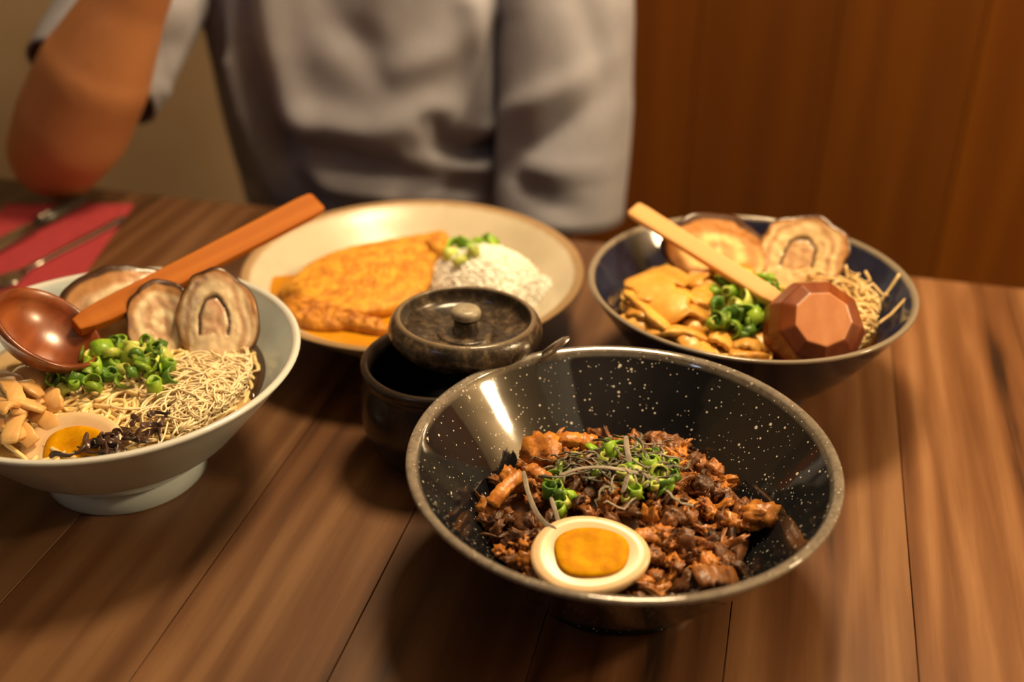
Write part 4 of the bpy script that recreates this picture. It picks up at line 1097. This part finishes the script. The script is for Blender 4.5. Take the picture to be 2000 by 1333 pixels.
hand(wr, (0.35, 0.25, 0.85), (0.2, 0.95, -0.3), (0.9, -0.1, -0.3), 0.55)
# arm hanging beside the body, hand in the lap
e2_ = chain(che, [(W(0.13, -0.01, 0.235), 0.055), (W(0.175, 0.0, 0.215), 0.056)])
el2 = chain(e2_, [(W(0.205, 0.01, 0.09), 0.048), (W(0.215, 0.02, -0.04), 0.042)])
wr2 = chain(el2, [(W(0.195, 0.06, -0.085), 0.042), (W(0.16, 0.10, -0.105), 0.036), (W(0.125, 0.145, -0.118), 0.026)])
hand(wr2, tuple(FD*0.8-EX*0.5+Vector((0, 0, -0.05))), tuple(-EX*0.8-FD*0.5), (0, 0, -1), 0.25)
for s in (-1, 1):
    chain(pel, [(W(0.085*s, -0.12, -0.225), 0.068), (W(0.10*s, 0.10, -0.222), 0.064), (W(0.11*s, 0.29, -0.225), 0.052), (W(0.11*s, 0.30, -0.45), 0.048), (W(0.11*s, 0.28, -0.67), 0.034), (W(0.11*s, 0.31, -0.715), 0.030), (W(0.11*s, 0.40, -0.725), 0.022)])
def capsules(verts, edges, k_=0.88):
    """overlapping tapered limbs along a skeleton, fused into one surface by the voxel remesh below"""
    mb = MB()
    for ia, ib in edges:
        (pa, ra), (pb, rb) = verts[ia], verts[ib]
        pa, pb = Vector(pa), Vector(pb); d = pb-pa; L = d.length
        if L < 1e-6: continue
        d = d/L
        ra = (ra, ra) if not hasattr(ra, '__len__') else ra; rb = (rb, rb) if not hasattr(rb, '__len__') else rb
        n1 = EX-d*EX.dot(d)
        n1 = n1.normalized() if n1.length > 0.2 else (Vector((0, 0, 1))-d*d.z).normalized()
        n2 = d.cross(n1); tmp = MB(); prof = []
        for q in range(0, 7): an = PI/2*q/6; prof.append((math.sin(an), 0, -math.cos(an)))
        for q in range(6, -1, -1): an = PI/2*q/6; prof.append((math.sin(an), 1, math.cos(an)))
        tmp.lathe([(max(r, 0), i) for i, (r, _, _) in enumerate(prof)], 28)
        for p in tmp.v:
            r_, t_, e_ = prof[int(round(p.z))]
            rad = ra if t_ == 0 else rb; base = pa if t_ == 0 else pb
            mb_r = math.hypot(p.x, p.y); cs, sn = (p.x/mb_r, p.y/mb_r) if mb_r > 1e-9 else (0, 0)
            p.xyz = base+n1*(rad[0]*k_*r_*cs)+n2*(rad[1]*k_*r_*sn)+d*(min(rad)*k_*e_)
        mb.add(tmp.v, tmp.f)
    return mb
HC = (0.028, 0.447)                                  # head centre: forward, height
def gs(x, w): return math.exp(-(x/w)**2)
def head_pt(th, ph):
    """point of the head in (lateral, forward, up) metres about its centre"""
    x, y, z = math.sin(ph)*math.cos(th), math.sin(ph)*math.sin(th), math.cos(ph)
    taper = 1-0.30*max(0, -z-0.05)**1.3
    a, b_, c_ = 0.074*x*taper, 0.096*y, 0.113*z
    if y > 0:
        b_ -= 0.010*max(0, -z)*y
        b_ += 0.006*gs(a, 0.05)*gs(c_-0.022, 0.010)*y                                   # brow
        for s_ in (-1, 1): b_ -= 0.009*gs(a-0.030*s_, 0.015)*gs(c_-0.002, 0.012)*y      # eye sockets
        b_ += 0.024*gs(a, 0.0095+0.10*max(0, 0.0-c_)*0.5)*gs(c_+0.030, 0.020)*y         # nose
        b_ += 0.007*gs(a, 0.020)*gs(c_+0.063, 0.010)*y                                  # lips
        b_ += 0.010*gs(a, 0.022)*gs(c_+0.098, 0.016)*y                                  # chin
    else: b_ *= 1.02
    return a, b_, c_
def HW(t): return W(t[0], HC[0]+t[1], HC[1]+t[2])
hb = MB(); n1, n2 = 72, 60; rows = []
for i in range(n2+1):
    ph = PI*i/n2
    if i in (0, n2): rows.append([len(hb.v)]); hb.v.append(HW(head_pt(0, ph)))
    else:
        row = []
        for j in range(n1): row.append(len(hb.v)); hb.v.append(HW(head_pt(2*PI*j/n1, ph)))
        rows.append(row)
for A_, B_ in zip(rows, rows[1:]):
    for j in range(n1):
        j2 = (j+1) % n1
        if len(A_) == 1: hb.f.append((A_[0], B_[j], B_[j2]))
        elif len(B_) == 1: hb.f.append((A_[j], B_[0], A_[j2]))
        else: hb.f.append((A_[j], B_[j], B_[j2], A_[j2]))
for s_ in (-1, 1):                                   # ears
    o_ = len(hb.v); e_ = MB(); e_.lathe([(math.sin(PI*q/8), -math.cos(PI*q/8)) for q in range(9)], 16)
    hb.add([W(s_*(0.075+0.007*p.x), 0.018+0.017*p.y, 0.440+0.031*p.z) for p in e_.v], e_.f)
bb = capsules(V, Ed); hb.add(bb.v, bb.f)
body = part('body', hb, M['skin'], person)
md = body.modifiers.new('fuse', 'REMESH'); md.mode = 'VOXEL'; md.voxel_size = 0.0036; md.use_smooth_shade = True
md = body.modifiers.new('relax', 'SMOOTH'); md.factor = 0.5; md.iterations = 14
def face(a, z):                                      # forward distance of the face at a lateral/height offset
    best = None
    for i in range(10, 51):
        for j in range(0, 37):
            q = head_pt(PI*j/36, PI*i/60); d = (q[0]-a)**2+(q[2]-z)**2
            if best is None or d < best[0]: best = (d, q[1])
    return best[1]
for s_ in (-1, 1):
    c = HW((0.030*s_, face(0.030*s_, 0.002)-0.0075, 0.002)); mb = MB(); mb.lathe([(0.0115*math.sin(PI*q/8), -0.0078*math.cos(PI*q/8)) for q in range(9)], 20); mb.v = [p+c for p in mb.v]
    ey = part('eye', mb, M['eye'], person)
    mb = MB(); c2 = c+FD*0.0088; mb.lathe([(0.0044*math.sin(PI*q/6), -0.0044*math.cos(PI*q/6)) for q in range(7)], 16); mb.v = [p+c2 for p in mb.v]
    part('iris', mb, M['iris'], ey)
mb = MB(); mb.tube([HW((x, face(x, -0.063)-0.0015, -0.063)) for x in (-0.021, -0.012, -0.005, 0.0, 0.005, 0.012, 0.021)], [0.0015, 0.0038, 0.0046, 0.0044, 0.0046, 0.0038, 0.0015], 10); part('mouth', mb, M['lip'], person)
for s_ in (-1, 1):
    mb = MB(); mb.tube([HW((x*s_, face(x*s_, 0.024)+0.0005, 0.024+dz)) for x, dz in ((0.013, -0.002), (0.025, 0.001), (0.037, 0.001), (0.046, -0.003))], [0.002, 0.0032, 0.0028, 0.001], 8); part('eyebrow', mb, M['hair'], person)
# hair: a cap over the skull, open at the face
mb = MB(); rows = []
hcn = W(0, 0.022, 0.462); n = 44
for i in range(15):
    ph = PI*0.60*i/14; row = []
    for j in range(n):
        a = 2*PI*j/n; x, y = math.sin(ph)*math.cos(a), math.sin(ph)*math.sin(a)
        drop = 1.0 if y < 0.35 else 1-0.55*min(1, (y-0.35)/0.4)
        ph2 = ph*drop; x, y, z = math.sin(ph2)*math.cos(a), math.sin(ph2)*math.sin(a), math.cos(ph2)
        k_ = 1+0.03*noise.noise(Vector((x*6, y*6, z*3)))
        row.append(len(mb.v)); mb.v.append(hcn+EX*(0.086*x*k_)+FD*(0.108*y*k_)+Vector((0, 0, 0.108*z*k_)))
    rows.append(row)
for A_, B_ in zip(rows, rows[1:]):
    for j in range(n): mb.f.append((A_[j], A_[(j+1) % n], B_[(j+1) % n], B_[j]))
hr = part('hair', mb, M['hair'], person); md = hr.modifiers.new('solid', 'SOLIDIFY'); md.thickness = 0.010; md.offset = 0
# trousers and shoes
V, Ed = [], []
pel = chain(None, [(W(0, -0.15, -0.20), (0.150, 0.115))])
chain(pel, [(W(0, -0.12, -0.11), (0.142, 0.105))])
for s in (-1, 1): chain(pel, [(W(0.088*s, -0.10, -0.218), 0.080), (W(0.10*s, 0.10, -0.222), 0.076), (W(0.11*s, 0.295, -0.225), 0.066), (W(0.11*s, 0.305, -0.45), 0.062), (W(0.11*s, 0.285, -0.66), 0.052)])
skinned('trousers', V, Ed, M['trousers'], person)
for s in (-1, 1):
    V, Ed = [], []
    chain(None, [(W(0.11*s, 0.27, -0.700), 0.040), (W(0.11*s, 0.34, -0.712), (0.042, 0.036)), (W(0.11*s, 0.43, -0.722), (0.038, 0.026))])
    skinned('shoe', V, Ed, M['black_handle'], person)

# shirt
FP0, FPN = W(0, 0.095, 0), FD
def uz(px, py):
    p = RP(px, py, FP0, FPN); return ((p-C0).dot(EX), p.z)
FOLDS = []   # (points in lateral/height metres, depth, width): negative depth = valley
def fold(pix, depth, width): FOLDS.append(([uz(*q) for q in pix], depth, width))
fold([(452, -120), (462, 60), (500, 200), (540, 310), (600, 410)], -0.020, 0.014)
fold([(500, -120), (530, 60), (560, 200), (585, 290)], 0.010, 0.018)
fold([(395, 20), (405, 200), (425, 400)], -0.012, 0.012)
fold([(440, 130), (470, 260), (510, 400)], 0.010, 0.010)
fold([(560, 285), (650, 318), (760, 345), (880, 388)], -0.016, 0.016)
fold([(565, 345), (640, 378), (740, 395)], 0.010, 0.012)
fold([(610, 240), (720, 262), (830, 240)], 0.010, 0.020)
fold([(835, 255), (850, 300), (895, 335), (960, 340)], -0.016, 0.012)
fold([(905, 20), (912, 150), (920, 290)], 0.010, 0.010)
fold([(780, 330), (850, 372), (950, 372)], 0.010, 0.014)
fold([(610, -120), (650, 40), (740, 130)], -0.006, 0.020)
fold([(980, -60), (960, 120), (945, 260)], -0.006, 0.014)
fold([(770, 140), (860, 110), (930, 40)], 0.006, 0.016)
fold([(690, -60), (700, 60)], -0.004, 0.02)
def seg_d(p, a, b_):
    ax, ay = a; bx, by = b_; dx, dy = bx-ax, by-ay; L = dx*dx+dy*dy
    t = max(0, min(1, ((p[0]-ax)*dx+(p[1]-ay)*dy)/L)) if L else 0
    return math.hypot(p[0]-ax-t*dx, p[1]-ay-t*dy)
def fold_h(u, z):
    h = 0
    for pts, dep, wd in FOLDS:
        d = min(seg_d((u, z), a, b_) for a, b_ in zip(pts, pts[1:]))
        if d < wd*3: h += dep*math.exp(-(d/wd)**2)
    return h
SEC = [(-0.235, 0.172, 0.135, -0.135), (-0.17, 0.168, 0.130, -0.11), (-0.10, 0.160, 0.120, -0.07), (-0.03, 0.155, 0.112, -0.035), (0.04, 0.154, 0.108, -0.015), (0.11, 0.158, 0.108, -0.01), (0.18, 0.172, 0.108, -0.01), (0.225, 0.182, 0.098, -0.012), (0.255, 0.172, 0.085, -0.012), (0.280, 0.130, 0.074, -0.008), (0.298, 0.086, 0.066, 0.0)]
def sec(z):
    for a, b_ in zip(SEC, SEC[1:]):
        if a[0] <= z <= b_[0]:
            t = (z-a[0])/(b_[0]-a[0]); return tuple(x+(y-x)*t for x, y in zip(a, b_))
    return SEC[-1]
mb = MB(); NA, NZ = 150, 90; rows = []
for i in range(NZ+1):
    z = SEC[0][0]+(SEC[-1][0]-SEC[0][0])*i/NZ; _, A_, B_, off = sec(z); row = []
    for j in range(NA):
        t = 2*PI*j/NA; cx, sy = math.cos(t), math.sin(t); e = 2.5
        k_ = 1/((abs(cx)**e+abs(sy)**e)**(1/e)); a, b_ = A_*cx*k_, B_*sy*k_
        nv = Vector((cx/A_, sy/B_)).normalized()
        fr = max(0.0, min(1.0, (sy+0.15)/0.5))
        h = fold_h(a, z)*fr+0.003*noise.noise(Vector((t*2, z*9, 3)))
        a += nv.x*h; b_ += nv.y*h
        row.append(len(mb.v)); mb.v.append(W(a, off+b_, z))
    rows.append(row)
for A_, B_ in zip(rows, rows[1:]):
    for j in range(NA): mb.f.append((A_[j], A_[(j+1) % NA], B_[(j+1) % NA], B_[j]))
shirt = part('shirt', mb, M['shirt'], person); md = shirt.modifiers.new('solid', 'SOLIDIFY'); md.thickness = 0.002; md.offset = -1
def sleeve(line, rads, ref, folds, name='sleeve', squash=1.0):
    """loose tube along line; folds = (position along 0..1, angle, depth, width along, width angle)"""
    mb = MB(); NS, NA = 44, 72; rows = []
    k_ = len(line)-1
    def at(arr, t):
        x = t*k_; i = min(k_-1, int(x)); f = x-i; return arr[i]+(arr[i+1]-arr[i])*f
    for i in range(NS+1):
        t = i/NS; p = at(line, t); d = (at(line, min(1, t+0.05))-at(line, max(0, t-0.05))).normalized()
        n1 = (Vector(ref)-d*Vector(ref).dot(d)).normalized(); n2 = d.cross(n1); r = at(rads, t); row = []
        for j in range(NA):
            a = 2*PI*j/NA; rr = r*(1+0.03*noise.noise(Vector((math.cos(a)*2, math.sin(a)*2, t*5))))
            for ft, fa, dep, wt, wa, slope in folds:
                da = (a-fa+PI) % (2*PI)-PI
                rr += dep*math.exp(-((t-ft-slope*da)/wt)**2-(da/wa)**2)
            row.append(len(mb.v)); mb.v.append(p+n1*(rr*math.cos(a))+n2*(rr*squash*math.sin(a)))
        rows.append(row)
    for A_, B_ in zip(rows, rows[1:]):
        for j in range(NA): mb.f.append((A_[j], A_[(j+1) % NA], B_[(j+1) % NA], B_[j]))
    o = part(name, mb, M['shirt'], shirt); md = o.modifiers.new('solid', 'SOLIDIFY'); md.thickness = 0.0025; md.offset = -1
    return o
sleeve([W(0.120, -0.01, 0.270), W(0.185, -0.005, 0.235), W(0.212, 0.005, 0.15), W(0.218, 0.015, 0.06), W(0.217, 0.028, -0.052)], [0.045, 0.062, 0.066, 0.067, 0.066], FD,
       [(0.80, 0.15, -0.010, 0.035, 0.8, 0.10), (0.70, 0.2, 0.006, 0.03, 0.9, 0.08), (0.92, 0.1, -0.008, 0.025, 0.6, -0.06), (0.86, 0.0, 0.006, 0.02, 0.8, 0.0), (0.55, -0.6, -0.006, 0.10, 0.3, -0.3)])
hem = W(-0.17, 0.0, 0.225).lerp(EL, 0.74)
sleeve([W(-0.110, -0.01, 0.270), W(-0.165, 0.0, 0.230), W(-0.17, 0.0, 0.225).lerp(EL, 0.30), W(-0.17, 0.0, 0.225).lerp(EL, 0.58), hem], [0.045, 0.062, 0.063, 0.063, 0.062], EX,
       [(0.75, 0.2, -0.010, 0.05, 0.5, 0.1), (0.6, 0.5, -0.008, 0.05, 0.5, 0.2), (0.9, -0.3, 0.006, 0.05, 0.4, 0.1)])
